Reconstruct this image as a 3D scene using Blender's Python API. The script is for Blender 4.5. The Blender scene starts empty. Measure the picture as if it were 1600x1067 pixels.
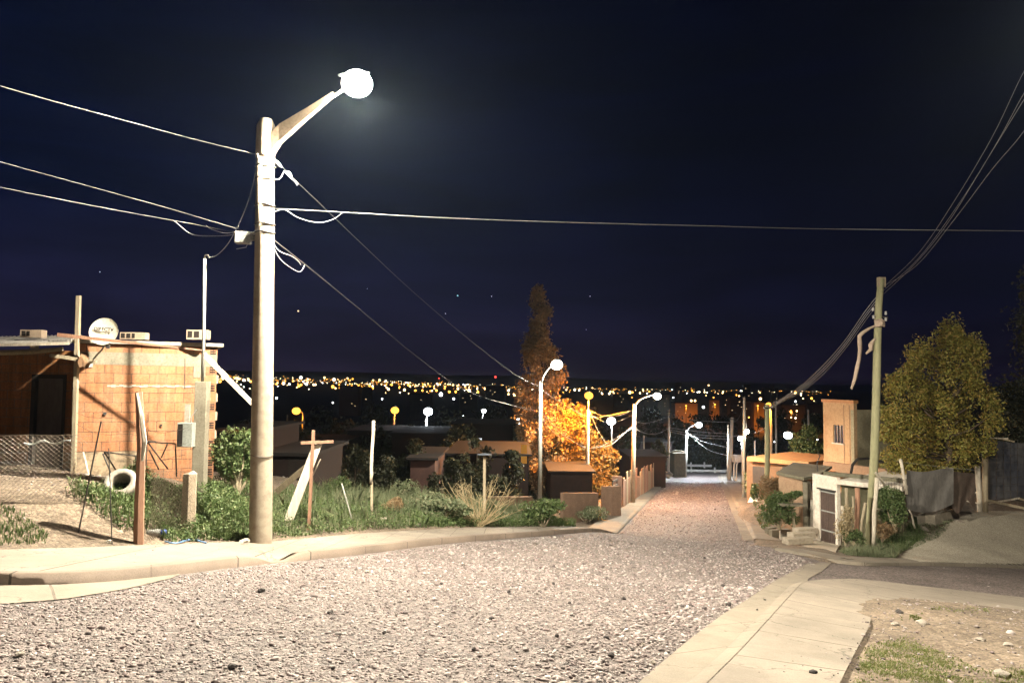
import bpy, math, random
import numpy as np
from mathutils import Vector, Matrix
random.seed(7); rng = np.random.default_rng(7)
scn = bpy.context.scene
COL = scn.collection
# ---------------------------------------------------------------- camera
F = 1155.0
PITCH = math.atan((598 - 533.5) / F); ROLL = math.radians(0.7)
CM = Matrix.Rotation(math.pi / 2 + PITCH, 3, 'X') @ Matrix.Rotation(ROLL, 3, 'Z')
cam = bpy.data.cameras.new('camera'); camo = bpy.data.objects.new('camera', cam); COL.objects.link(camo)
cam.sensor_width = 36; cam.lens = 36 * F / 1600; cam.clip_end = 30000; cam.clip_start = 0.05
camo.rotation_euler = CM.to_euler(); scn.camera = camo
CMn = np.array(CM)

def ray(px, py):
    return CM @ Vector(((px - 800) / F, (533.5 - py) / F, -1))
def P(px, py, D):
    d = ray(px, py); return d * (D / d.y)
def proj(X, Y, Z):
    c = np.stack([X, Y, Z], -1) @ CMn
    return 800 + F * c[..., 0] / -c[..., 2], 533.5 - F * c[..., 1] / -c[..., 2]
def sst(a, b, x):
    t = np.clip((np.asarray(x, float) - a) / (b - a), 0, 1); return t * t * (3 - 2 * t)
# ---------------------------------------------------------------- terrain
FY = np.array([-50, 0, 120, 170, 230, 320, 450, 700, 1500, 4000, 20000.])
FZ = np.array([0, -4.06, -13.66, -17.4, -21.2, -25.5, -29.5, -33, -37, -42, -60.])
def Gp(x, y):
    x = np.asarray(x, float); y = np.asarray(y, float)
    p1 = -1.6 - .0745 * np.clip(x, -40, 22) - .1223 * np.clip(y, -60, 60)
    p2 = np.interp(y, FY, FZ) + np.clip(-x, 0, 4000) * .018 * sst(700, 3500, y)
    t = sst(23.5, 32, y)
    return p1 * (1 - t) + p2 * t
def Gnear(x, y): return -1.6 - .0745 * x - .1223 * y
def hit(px, py, fn, dz=0.0):
    d = ray(px, py); prev = 0.5; D = 0.5
    while D < 8000:
        p = d * (D / d.y)
        if p.z <= float(fn(p.x, p.y)) + dz:
            lo, hi = prev, D
            for _ in range(30):
                m = (lo + hi) / 2; p = d * (m / d.y)
                if p.z <= float(fn(p.x, p.y)) + dz: hi = m
                else: lo = m
            return d * (hi / d.y)
        prev = D; D *= 1.01
    return d * (8000 / d.y)
def line(pts, dz=0.0, pre=(), post=(), ext=0, fn=None):
    L = [hit(a, b, fn or Gp, dz) for a, b in pts]
    if ext: L = [L[0] + (L[0] - L[1]).normalized() * ext] + L
    L = [Vector((a, b, 0)) for a, b in pre] + L + [Vector((a, b, 0)) for a, b in post]
    return np.array([[p.x, p.y] for p in L])
def resample(L, n):
    d = np.r_[0, np.cumsum(np.hypot(*np.diff(L, axis=0).T))]
    s = np.linspace(0, d[-1], n)
    return np.stack([np.interp(s, d, L[:, 0]), np.interp(s, d, L[:, 1])], -1), s
def smooth_line(L, n=60, it=6):
    R, s = resample(L, n)
    for _ in range(it): R[1:-1] = (R[:-2] + 2 * R[1:-1] + R[2:]) / 4
    return R
# left near pavement: kerb foot line and back edge (world x, y)
KERB_L = line([(0, 917), (120, 916), (200, 909), (280, 898), (340, 890), (405, 882), (470, 877), (560, 867), (700, 849), (850, 837), (925, 831), (965, 827)], 0, pre=[(-9.5, 6.9), (-7, 7.0)], fn=Gnear)
BACK_L = line([(0, 858), (120, 855), (200, 852), (260, 850), (370, 846), (420, 846), (560, 833), (700, 825), (830, 822), (900, 822), (950, 822)], .13, pre=[(-14, 8.6)], fn=Gnear)
BACK_L = np.vstack([BACK_L, [[KERB_L[-1, 0] + .15, KERB_L[-1, 1] + .8]]])
def yback(x):
    return np.interp(x, BACK_L[:, 0], BACK_L[:, 1])
# right near pavement
GUT_R = line([(985, 1085), (1000, 1067), (1037, 1035), (1082, 997), (1131, 960), (1169, 937), (1206, 911), (1262, 881)], 0, ext=2.0)
KERB_R = line([(1079, 1067), (1131, 1020), (1176, 975), (1221, 930), (1238, 914), (1262, 909), (1310, 907), (1347, 908), (1431, 919), (1515, 928), (1600, 938)], 0, ext=2.0, post=[(13.5, 14.2), (18, 15.0)])
INNER_R = line([(1285, 1067), (1319, 1011), (1341, 977), (1352, 945), (1362, 936), (1431, 935), (1515, 944), (1600, 952)], .08, ext=2.0, post=[(13.5, 12.9), (18, 13.6)])
def segdist(x, y, L):
    x = np.asarray(x, float); y = np.asarray(y, float); best = np.full(x.shape, 1e9)
    for (ax, ay), (bx, by) in zip(L[:-1], L[1:]):
        dx, dy = bx - ax, by - ay; q = dx * dx + dy * dy + 1e-12
        t = np.clip(((x - ax) * dx + (y - ay) * dy) / q, 0, 1)
        best = np.minimum(best, np.hypot(x - ax - t * dx, y - ay - t * dy))
    return best
def inpoly(x, y, Pl):
    x = np.asarray(x, float); y = np.asarray(y, float); r = np.zeros(x.shape, bool); n = len(Pl)
    for i in range(n):
        x1, y1 = Pl[i]; x2, y2 = Pl[(i + 1) % n]
        if y1 == y2: continue
        c = ((y1 > y) != (y2 > y)) & (x < (x2 - x1) * (y - y1) / (y2 - y1) + x1)
        r ^= c
    return r
LOT_R = np.vstack([INNER_R, [[18, 0], [1.5, -1]]])
# corner ground of the far right side, behind the far kerb of the side street
FARK = line([(1257, 869), (1299, 880), (1352, 885), (1403, 884)], 0, pre=[(8.0, 22.6)], post=[(12.6, 22.15), (14.4, 23.2), (16.5, 24.3), (19, 25.6), (26, 29)], fn=Gnear)
def yfark(x): return np.interp(x, FARK[:, 0], FARK[:, 1])
def xroad(y): return np.interp(y, [22.6, 25, 28.5, 32, 104], [8.0, 8.7, 9.5, 10.43, 29.2])
def noise2(x, y, s):
    x = np.asarray(x, float) / s; y = np.asarray(y, float) / s
    return (np.sin(x * 1.7 + 1.3 * np.sin(y * 1.1)) + np.sin(y * 2.3 + 1.7 * np.sin(x * .9 + 2)) + np.sin((x + y) * 1.31 + .5)) / 3
def G(x, y):
    x = np.asarray(x, float); y = np.asarray(y, float)
    z = Gp(x, y)
    near = 1 - sst(24, 31, y)
    d = y - yback(x)
    w = (x < 4.2) * near
    # lot behind the left pavement: a step up, then a bank that gets higher on the left
    z = z + w * (sst(-.5, -.12, d) * .127 + .007 * sst(-.5, -.12, d) * noise2(x, y, .13))
    z = z + w * sst(0, 2.8, d) * (.06 + .52 * (1 - sst(-7.2, -4.8, x)) + .16 * (1 - sst(-1.0, 2.0, x)))
    z = z + w * sst(.3, 1.5, d) * .05 * noise2(x, y, .55)
    # right lot
    lot = inpoly(x, y, LOT_R) & (x > 1); sd = segdist(x, y, INNER_R) * np.where(lot, 1, -1)
    z = z + (x > 1) * (sst(-.5, -.1, sd) * (.080 + .007 * noise2(x, y, .12)) + lot * sst(0, .5, sd) * .03 * (1 + noise2(x, y, .4)))
    # beyond the side street
    d2 = y - yfark(x)
    w2 = (x > xroad(y) + .05) * (y < 60)
    z = z + w2 * sst(0, .25, d2) * .10 * (1 - sst(30, 40, y))
    m_ = w2 * sst(11.9, 15.0, x) * np.clip((d2 - .15) / 3.4, 0, 1) * (1 - sst(34, 50, y)); z = z * (1 - m_) + m_ * np.maximum(z, -4.95)
    z = z + (1 - near) * .12 * noise2(x, y, 3.0) * (np.abs(x - (7 + (y - 30) * .28)) > 7) 
    z = z + (1 - sst(-60, 0, y)) * 0
    return z
def on(px, py, dz=0.0): return hit(px, py, G, dz)

# ---------------------------------------------------------------- mesh helpers
def tag(o, label=None, cat=None, group=None, kind=None):
    if label: o['label'] = label
    if cat: o['category'] = cat
    if group: o['group'] = group
    if kind: o['kind'] = kind
    return o
def thing(name, label, cat, loc, group=None, rz=0.0):
    o = bpy.data.objects.new(name, None); COL.objects.link(o); o.empty_display_size = .2
    o.location = loc; o.rotation_euler = (0, 0, rz)
    return tag(o, label, cat, group)
def fastmesh(name, V, Fc, mat, parent=None, smooth=False, uv=None, loc=None):
    """numpy verts (n,3) and faces (m,k) with one k"""
    V = np.asarray(V, np.float32); Fc = np.asarray(Fc, np.int32)
    me = bpy.data.meshes.new(name); me.vertices.add(len(V)); k = Fc.shape[1]
    off = np.zeros(3) if parent is None and loc is None else np.array(loc if loc is not None else parent.location)
    me.vertices.foreach_set('co', (V - off.astype(np.float32)).ravel())
    me.loops.add(Fc.size); me.loops.foreach_set('vertex_index', Fc.ravel())
    me.polygons.add(len(Fc)); me.polygons.foreach_set('loop_start', np.arange(len(Fc)) * k)
    me.polygons.foreach_set('loop_total', np.full(len(Fc), k))
    if smooth: me.polygons.foreach_set('use_smooth', np.ones(len(Fc), bool))
    me.update(calc_edges=True)
    if uv is not None:
        l = me.uv_layers.new(name='UVMap'); l.data.foreach_set('uv', np.asarray(uv, np.float32)[Fc.ravel()].ravel())
    me.materials.append(mat)
    o = bpy.data.objects.new(name, me); COL.objects.link(o)
    if parent is not None: o.parent = parent
    elif loc is not None: o.location = loc
    return o
class MB:
    """collects shapes in world coordinates; build() links them as ONE mesh object"""
    def __init__(s): s.v = []; s.f = []; s.m = []
    def add(s, vs, fs, m=0):
        b = len(s.v); s.v += [Vector(v) for v in vs]; s.f += [[b + i for i in f] for f in fs]; s.m += [m] * len(fs); return s
    def hexa(s, a, m=0):   # 8 corners: bottom ring, top ring
        return s.add(a, [(3, 2, 1, 0), (4, 5, 6, 7), (0, 1, 5, 4), (1, 2, 6, 5), (2, 3, 7, 6), (3, 0, 4, 7)], m)
    def box(s, c, d, rz=0, m=0):
        R = Matrix.Rotation(rz, 3, 'Z'); c = Vector(c); x, y, z = d[0] / 2, d[1] / 2, d[2] / 2
        q = [(-x, -y), (x, -y), (x, y), (-x, y)]
        return s.hexa([c + R @ Vector((a, b, -z)) for a, b in q] + [c + R @ Vector((a, b, z)) for a, b in q], m)
    def wall(s, A, B, z0, z1, t=.15, z0b=None, z1b=None, m=0):
        """upright slab from A to B (x, y), thickness t away from the viewer side"""
        A = Vector((A[0], A[1], 0)); B = Vector((B[0], B[1], 0)); n = Vector((-(B - A).y, (B - A).x, 0)).normalized() * t
        z0b = z0 if z0b is None else z0b; z1b = z1 if z1b is None else z1b
        Z = lambda p, z: Vector((p.x, p.y, z))
        return s.hexa([Z(A, z0), Z(B, z0b), Z(B + n, z0b), Z(A + n, z0), Z(A, z1), Z(B, z1b), Z(B + n, z1b), Z(A + n, z1)], m)
    def wallo(s, A, B, z0, z1, t, ops, m=0):
        """wall with rectangular openings (s0, s1, za, zb) measured from A"""
        A = Vector((A[0], A[1])); B = Vector((B[0], B[1])); L = (B - A).length; e = (B - A) / L; x = 0
        for s0, s1, za, zb in sorted(ops):
            if s0 > x: s.wall(A + e * x, A + e * s0, z0, z1, t, m=m)
            if za > z0: s.wall(A + e * s0, A + e * s1, z0, za, t, m=m)
            if zb < z1: s.wall(A + e * s0, A + e * s1, zb, z1, t, m=m)
            x = s1
        if x < L: s.wall(A + e * x, B, z0, z1, t, m=m)
        return s
    def bar(s, p, q, w, h=None, up=(0, 0, 1), m=0, w2=None):
        p = Vector(p); q = Vector(q); h = h or w; d = (q - p).normalized(); u = Vector(up)
        if abs(d.dot(u)) > .95: u = Vector((0, 1, 0))
        a = d.cross(u).normalized() * w / 2; b = a.cross(d).normalized() * h / 2; k = (w2 / w) if w2 else 1
        return s.hexa([p - a - b, p + a - b, p + a + b, p - a + b, q + (-a - b) * k, q + (a - b) * k, q + (a + b) * k, q + (-a + b) * k], m)
    def tube(s, pts, r, n=8, m=0, closed=False):
        pts = [Vector(p) for p in pts]; N = len(pts); rs = r if isinstance(r, (list, tuple)) else [r] * N
        b = len(s.v); u = None
        for i, p in enumerate(pts):
            d = (pts[(i + 1) % N] - pts[i - 1]) if closed else (pts[min(i + 1, N - 1)] - pts[max(i - 1, 0)])
            d.normalize()
            if u is None: u = d.orthogonal().normalized()
            u = (u - d * u.dot(d)).normalized(); w = d.cross(u)
            for k in range(n):
                a = 2 * math.pi * k / n; s.v.append(p + (u * math.cos(a) + w * math.sin(a)) * rs[i])
        for i in range(N if closed else N - 1):
            j = (i + 1) % N
            for k in range(n):
                s.f.append([b + i * n + k, b + i * n + (k + 1) % n, b + j * n + (k + 1) % n, b + j * n + k]); s.m.append(m)
        if not closed:
            s.f.append([b + k for k in range(n)][::-1]); s.f.append([b + (N - 1) * n + k for k in range(n)]); s.m += [m, m]
        return s
    def lathe(s, o, prof, n=16, axis=(0, 0, 1), m=0):
        """prof: list of (r, h) along axis from o"""
        ax = Vector(axis).normalized(); u = ax.orthogonal().normalized(); w = ax.cross(u); o = Vector(o); b = len(s.v)
        for r, h in prof:
            for k in range(n):
                a = 2 * math.pi * k / n; s.v.append(o + ax * h + (u * math.cos(a) + w * math.sin(a)) * max(r, 1e-4))
        for i in range(len(prof) - 1):
            for k in range(n):
                s.f.append([b + i * n + k, b + i * n + (k + 1) % n, b + (i + 1) * n + (k + 1) % n, b + (i + 1) * n + k]); s.m.append(m)
        s.f.append([b + k for k in range(n)][::-1]); s.f.append([b + (len(prof) - 1) * n + k for k in range(n)]); s.m += [m, m]
        return s
    def ball(s, c, r, n=10, m=0, sq=1.0):
        prof = [(r * math.sin(math.pi * (i + .5) / n), -r * sq * math.cos(math.pi * (i + .5) / n)) for i in range(n)]
        return s.lathe(c, prof, n + 4, m=m)
    def rock(s, c, r, m=0, sq=.6, seed=0, n=2):
        rg = random.Random(seed); import bmesh
        bm = bmesh.new(); bmesh.ops.create_icosphere(bm, subdivisions=n, radius=1)
        ph = [rg.uniform(0, 6) for _ in range(6)]; sc = [rg.uniform(.7, 1.25) for _ in range(3)]
        vs = []
        for v in bm.verts:
            p = v.co.normalized(); k = 1 + .18 * math.sin(3 * p.x + ph[0]) * math.sin(3.5 * p.y + ph[1]) + .13 * math.sin(6 * p.z + ph[2] + 4 * p.x) + rg.uniform(-.07, .07)
            vs.append(Vector(c) + Vector((p.x * sc[0], p.y * sc[1], max(p.z, -.5) * sq * sc[2])) * r * k)
        s.add(vs, [[v.index for v in f.verts] for f in bm.faces], m); bm.free(); return s
    def build(s, name, mat, parent=None, smooth=False, bevel=0, loc=None):
        me = bpy.data.meshes.new(name); V = s.v
        if parent is not None: off = Vector(parent.location); 
        elif loc is not None: off = Vector(loc)
        else:
            zs = min(v.z for v in V); off = Vector((sum(v.x for v in V) / len(V), sum(v.y for v in V) / len(V), zs))
        pp = parent
        if parent is not None and parent.parent is not None: off = off + Vector(parent.parent.location)
        if parent is not None and parent.type == 'MESH' and parent.parent is None: pass
        me.from_pydata([v - off for v in V], [], s.f)
        mats = mat if isinstance(mat, (list, tuple)) else [mat]
        for q in mats: me.materials.append(q)
        me.polygons.foreach_set('material_index', s.m)
        if smooth: me.polygons.foreach_set('use_smooth', [True] * len(s.f))
        me.update()
        # box UVs in metres, u along the horizontal direction of each face
        uvl = me.uv_layers.new(name='UVMap'); uv = []
        for p in me.polygons:
            n = p.normal
            if abs(n.z) > .7: tu, tv = Vector((1, 0, 0)), Vector((0, 1, 0))
            else: tu = Vector((0, 0, 1)).cross(n).normalized(); tv = Vector((0, 0, 1))
            for li in p.loop_indices:
                c = me.vertices[me.loops[li].vertex_index].co; uv += [c.dot(tu), c.dot(tv)]
        uvl.data.foreach_set('uv', uv)
        o = bpy.data.objects.new(name, me); COL.objects.link(o)
        if parent is not None: o.parent = parent
        else: o.location = off
        if bevel:
            b = o.modifiers.new('bevel', 'BEVEL'); b.width = bevel; b.segments = 2; b.limit_method = 'ANGLE'
        return o
# sub-parts: a mesh under a mesh part whose own location is zero
# ---------------------------------------------------------------- materials
MATS = {}
def nodes(name):
    m = bpy.data.materials.new(name); m.use_nodes = True; nt = m.node_tree; nt.nodes.clear()
    out = nt.nodes.new('ShaderNodeOutputMaterial'); b = nt.nodes.new('ShaderNodeBsdfPrincipled')
    nt.links.new(b.outputs[0], out.inputs[0]); return m, nt, b, out
def N(nt, t, **k):
    n = nt.nodes.new(t)
    for a, b in k.items():
        if a in n.inputs.keys() if hasattr(n.inputs, 'keys') else False: n.inputs[a].default_value = b
        else: setattr(n, a, b)
    return n
def c4(c): return (c[0], c[1], c[2], 1)
def mixc(nt, fac, a, b, mode='MIX'):
    n = nt.nodes.new('ShaderNodeMix'); n.data_type = 'RGBA'; n.blend_type = mode
    for i, q in ((0, fac), (6, a), (7, b)):
        if hasattr(q, 'links'): nt.links.new(q, n.inputs[i])
        elif isinstance(q, (int, float)): n.inputs[i].default_value = q
        else: n.inputs[i].default_value = c4(q)
    return n.outputs[2]
def noise(nt, vec, scale, detail=4, rough=.6, dist=0):
    n = nt.nodes.new('ShaderNodeTexNoise'); n.inputs['Scale'].default_value = scale; n.inputs['Detail'].default_value = detail
    n.inputs['Roughness'].default_value = rough; n.inputs['Distortion'].default_value = dist; nt.links.new(vec, n.inputs['Vector']); return n
def ramp(nt, fac, stops):
    r = nt.nodes.new('ShaderNodeValToRGB'); nt.links.new(fac, r.inputs[0]); e = r.color_ramp.elements
    while len(e) < len(stops): e.new(.5)
    for i, (p, c) in enumerate(stops): e[i].position = p; e[i].color = c4(c) if hasattr(c, '__len__') else (c, c, c, 1)
    return r.outputs[0]
def bump(nt, b, h, strength=.4, dist=.02):
    n = nt.nodes.new('ShaderNodeBump'); n.inputs['Strength'].default_value = strength; n.inputs['Distance'].default_value = dist
    nt.links.new(h, n.inputs['Height']); nt.links.new(n.outputs[0], b.inputs['Normal'])
def pm(name, c1, c2=None, scale=6, rough=.85, bstr=.35, bscale=40, metal=0, c3=None, stretch=None):
    """plain surface: two noise scales of colour, fine bump"""
    if name in MATS: return MATS[name]
    m, nt, b, out = nodes(name); c2 = c2 or tuple(x * .7 for x in c1)
    tc = nt.nodes.new('ShaderNodeTexCoord'); v = tc.outputs['Object']
    if stretch:
        mp = nt.nodes.new('ShaderNodeMapping'); mp.inputs['Scale'].default_value = stretch; nt.links.new(v, mp.inputs[0]); v = mp.outputs[0]
    n1 = noise(nt, v, scale); f = ramp(nt, n1.outputs[0], [(.35, 0.), (.65, 1.)])
    col = mixc(nt, f, c1, c2)
    n2 = noise(nt, v, scale * 6, 5)
    f2 = ramp(nt, n2.outputs[0], [(.45, 0.), (.75, 1.)])
    col = mixc(nt, f2, col, c3 or tuple(x * .55 for x in c1))
    nt.links.new(col, b.inputs['Base Color']); b.inputs['Roughness'].default_value = rough; b.inputs['Metallic'].default_value = metal
    n3 = noise(nt, v, bscale, 3); bump(nt, b, n3.outputs[0], bstr, .01)
    MATS[name] = m; return m
def leafmat(name, cols, rough=.6, trans=.25):
    if name in MATS: return MATS[name]
    m, nt, b, out = nodes(name); g = nt.nodes.new('ShaderNodeNewGeometry')
    k = len(cols); col = ramp(nt, g.outputs['Random Per Island'], [(i / max(k - 1, 1), c) for i, c in enumerate(cols)])
    nt.links.new(col, b.inputs['Base Color']); b.inputs['Roughness'].default_value = rough
    if trans:
        t = nt.nodes.new('ShaderNodeBsdfTranslucent'); nt.links.new(col, t.inputs[0]); mx = nt.nodes.new('ShaderNodeMixShader'); mx.inputs[0].default_value = trans
        nt.links.new(b.outputs[0], mx.inputs[1]); nt.links.new(t.outputs[0], mx.inputs[2]); nt.links.new(mx.outputs[0], out.inputs[0])
    MATS[name] = m; return m
def emat(name, col, st, sample=False):
    if name in MATS: return MATS[name]
    m, nt, b, out = nodes(name); nt.nodes.remove(b); e = nt.nodes.new('ShaderNodeEmission'); e.inputs[0].default_value = c4(col); e.inputs[1].default_value = st
    nt.links.new(e.outputs[0], out.inputs[0]); m.cycles.emission_sampling = 'AUTO' if sample else 'NONE'; MATS[name] = m; return m
def brickmat(name, bc1, bc2, mortar, bw=.34, bh=.195, ms=.012, stain=None, offset=.5, rough=.9, bstr=.8):
    if name in MATS: return MATS[name]
    m, nt, b, out = nodes(name); tc = nt.nodes.new('ShaderNodeTexCoord'); uv = tc.outputs['UV']
    nw = noise(nt, uv, 3, 2); 
    vm = nt.nodes.new('ShaderNodeVectorMath'); vm.operation = 'MULTIPLY_ADD'; nt.links.new(nw.outputs['Color'], vm.inputs[0]); vm.inputs[1].default_value = (.02, .02, 0); nt.links.new(uv, vm.inputs[2])
    br = nt.nodes.new('ShaderNodeTexBrick'); br.offset = offset; nt.links.new(vm.outputs[0], br.inputs['Vector'])
    br.inputs['Scale'].default_value = 1; br.inputs['Brick Width'].default_value = bw; br.inputs['Row Height'].default_value = bh
    br.inputs['Mortar Size'].default_value = ms; br.inputs['Mortar Smooth'].default_value = .3; br.inputs['Bias'].default_value = 0
    br.inputs['Color1'].default_value = c4(bc1); br.inputs['Color2'].default_value = c4(bc2); br.inputs['Mortar'].default_value = c4(mortar)
    n1 = noise(nt, uv, 2.2, 6, .7); f1 = ramp(nt, n1.outputs[0], [(.42, 0.), (.62, 1.)])
    col = mixc(nt, f1, br.outputs['Color'], stain or mortar); 
    col = mixc(nt, .4, br.outputs['Color'], col)
    n2 = noise(nt, uv, 22, 6, .75); f2 = ramp(nt, n2.outputs[0], [(.3, .62), (.7, 1.1)]); col = mixc(nt, 1.0, col, f2, 'MULTIPLY')
    # streaks run down the wall
    mp = nt.nodes.new('ShaderNodeMapping'); mp.inputs['Scale'].default_value = (5, .5, 1); nt.links.new(uv, mp.inputs[0]); n3 = noise(nt, mp.outputs[0], 1.5, 5)
    f3 = ramp(nt, n3.outputs[0], [(.4, .72), (.6, 1.0)]); col = mixc(nt, 1.0, col, f3, 'MULTIPLY')
    nt.links.new(col, b.inputs['Base Color']); b.inputs['Roughness'].default_value = rough
    mm = nt.nodes.new('ShaderNodeMath'); mm.operation = 'MULTIPLY_ADD'; nt.links.new(br.outputs['Fac'], mm.inputs[0]); mm.inputs[1].default_value = -1; nt.links.new(n2.outputs[0], mm.inputs[2])
    bump(nt, b, mm.outputs[0], bstr, .012); MATS[name] = m; return m
def blockmat(name, c, joint, bw, bh, ms=.008, rough=.85, jstr=1.0, dirt=(.2, .16, .12), cracks=True):
    """poured concrete slabs with dark joints; UV u runs along the path"""
    if name in MATS: return MATS[name]
    m, nt, b, out = nodes(name); tc = nt.nodes.new('ShaderNodeTexCoord'); uv = tc.outputs['UV']; ob = tc.outputs['Object']
    nw = noise(nt, uv, 1.7, 3); vm = nt.nodes.new('ShaderNodeVectorMath'); vm.operation = 'MULTIPLY_ADD'; nt.links.new(nw.outputs['Color'], vm.inputs[0]); vm.inputs[1].default_value = (.05, .02, 0); nt.links.new(uv, vm.inputs[2])
    br = nt.nodes.new('ShaderNodeTexBrick'); br.offset = 0; nt.links.new(vm.outputs[0], br.inputs['Vector']); br.inputs['Scale'].default_value = 1
    br.inputs['Brick Width'].default_value = bw; br.inputs['Row Height'].default_value = bh; br.inputs['Mortar Size'].default_value = ms; br.inputs['Mortar Smooth'].default_value = .2
    br.inputs['Color1'].default_value = c4(c); br.inputs['Color2'].default_value = c4([x * .9 for x in c]); br.inputs['Mortar'].default_value = c4(joint)
    n1 = noise(nt, ob, 1.3, 7, .7); f1 = ramp(nt, n1.outputs[0], [(.38, 0.), (.7, 1.)]); col = mixc(nt, f1, br.outputs['Color'], [x * .72 for x in c])
    n2 = noise(nt, ob, 55, 4, .8); f2 = ramp(nt, n2.outputs[0], [(.3, .8), (.62, 1.08)]); col = mixc(nt, 1.0, col, f2, 'MULTIPLY')
    n4 = noise(nt, ob, 9, 6, .75); f4 = ramp(nt, n4.outputs[0], [(.58, 0.), (.78, .7 if cracks else 0.0)]); col = mixc(nt, f4, col, dirt)
    # hairline cracks
    nc = noise(nt, ob, 2.5, 4); va = nt.nodes.new('ShaderNodeVectorMath'); va.operation = 'MULTIPLY_ADD'; nt.links.new(nc.outputs['Color'], va.inputs[0]); va.inputs[1].default_value = (.5, .5, .5); nt.links.new(ob, va.inputs[2])
    vc = nt.nodes.new('ShaderNodeTexVoronoi'); vc.feature = 'DISTANCE_TO_EDGE'; vc.inputs['Scale'].default_value = .55; nt.links.new(va.outputs[0], vc.inputs['Vector'])
    fc = ramp(nt, vc.outputs['Distance'], [(0.0, .4 if cracks else 1.0), (.006, 1.0)]); col = mixc(nt, 1.0, col, fc, 'MULTIPLY')
    # broad damp and dusty patches
    n5 = noise(nt, ob, .45, 5, .7); f5 = ramp(nt, n5.outputs[0], [(.35, .78), (.65, 1.12)]); col = mixc(nt, 1.0, col, f5, 'MULTIPLY')
    nt.links.new(col, b.inputs['Base Color']); b.inputs['Roughness'].default_value = rough
    mm = nt.nodes.new('ShaderNodeMath'); mm.operation = 'MULTIPLY_ADD'; nt.links.new(br.outputs['Fac'], mm.inputs[0]); mm.inputs[1].default_value = -1; nt.links.new(n2.outputs[0], mm.inputs[2])
    bump(nt, b, mm.outputs[0], .45, .012); MATS[name] = m; return m
def gravelmat(name, cols, scale=26, rough=.8, bstr=1.0, big=(.6, 1.1)):
    if name in MATS: return MATS[name]
    m, nt, b, out = nodes(name); tc = nt.nodes.new('ShaderNodeTexCoord'); ob = tc.outputs['Object']
    nw = noise(nt, ob, 8, 2); vm = nt.nodes.new('ShaderNodeVectorMath'); vm.operation = 'MULTIPLY_ADD'; nt.links.new(nw.outputs['Color'], vm.inputs[0]); vm.inputs[1].default_value = (.04, .04, 0); nt.links.new(ob, vm.inputs[2])
    vo = nt.nodes.new('ShaderNodeTexVoronoi'); vo.inputs['Scale'].default_value = scale; nt.links.new(vm.outputs[0], vo.inputs['Vector'])
    sp = nt.nodes.new('ShaderNodeSeparateColor'); nt.links.new(vo.outputs['Color'], sp.inputs[0])
    k = len(cols); col = ramp(nt, sp.outputs[0], [(i / (k - 1), c) for i, c in enumerate(cols)])
    v2 = nt.nodes.new('ShaderNodeTexVoronoi'); v2.inputs['Scale'].default_value = scale * 2.7; nt.links.new(vm.outputs[0], v2.inputs['Vector'])
    s2 = nt.nodes.new('ShaderNodeSeparateColor'); nt.links.new(v2.outputs['Color'], s2.inputs[0])
    f2 = ramp(nt, s2.outputs[1], [(0, .55), (1, 1.25)]); col = mixc(nt, 1.0, col, f2, 'MULTIPLY')
    n1 = noise(nt, ob, .7, 6, .65); f1 = ramp(nt, n1.outputs[0], [(.35, big[0]), (.65, big[1])]); col = mixc(nt, 1.0, col, f1, 'MULTIPLY')
    nt.links.new(col, b.inputs['Base Color']); b.inputs['Roughness'].default_value = rough
    a = nt.nodes.new('ShaderNodeMath'); a.operation = 'MULTIPLY_ADD'; nt.links.new(vo.outputs['Distance'], a.inputs[0]); a.inputs[1].default_value = -1.0
    c = nt.nodes.new('ShaderNodeMath'); c.operation = 'MULTIPLY'; nt.links.new(v2.outputs['Distance'], c.inputs[0]); c.inputs[1].default_value = -.4; nt.links.new(c.outputs[0], a.inputs[2])
    bump(nt, b, a.outputs[0], bstr, .03); MATS[name] = m; return m
# ---------------------------------------------------------------- ground sheets
M_dirt = gravelmat('dirt', [(.16, .12, .085), (.21, .165, .12), (.12, .09, .065), (.25, .2, .15)], 18, .95, .6)
M_gravel = gravelmat('gravel', [(.11, .088, .082), (.17, .14, .13), (.05, .04, .04), (.26, .22, .205), (.12, .09, .086)], 24, .75, 1.0, (.75, 1.1))
M_road2 = gravelmat('far_gravel', [(.13, .105, .10), (.20, .165, .16), (.09, .07, .07), (.25, .215, .205)], 12, .8, 1.0, (.7, 1.15))
M_conc = blockmat('pavement_concrete', (.235, .203, .166), (.05, .04, .03), 1.55, 60, .018, dirt=(.16, .13, .095))
M_conc2 = blockmat('gutter_concrete', (.22, .19, .15), (.08, .06, .05), 1.8, 60, .016)
M_kerb = blockmat('kerb_concrete', (.19, .148, .118), (.05, .04, .03), 1.5, 60, .014, cracks=False)
xs = np.r_[-6000, -3000, -1500, -800, -400, -200, -120, -80, -60, -45, -35, np.arange(-28, 30, .22), 32, 36, 42, 50, 60, 80, 110, 160, 240, 400, 800, 1500, 3000, 6000]
ys = np.r_[-60, -30, -15, -8, -4, np.arange(-2, 32, .22), np.arange(32, 60, 1.0), np.arange(60, 130, 3), np.arange(130, 400, 15), np.arange(400, 1500, 60), np.arange(1500, 4000, 300), 4500, 5500, 7000, 9000]
X, Y = np.meshgrid(xs, ys); Z = G(X, Y)
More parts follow.
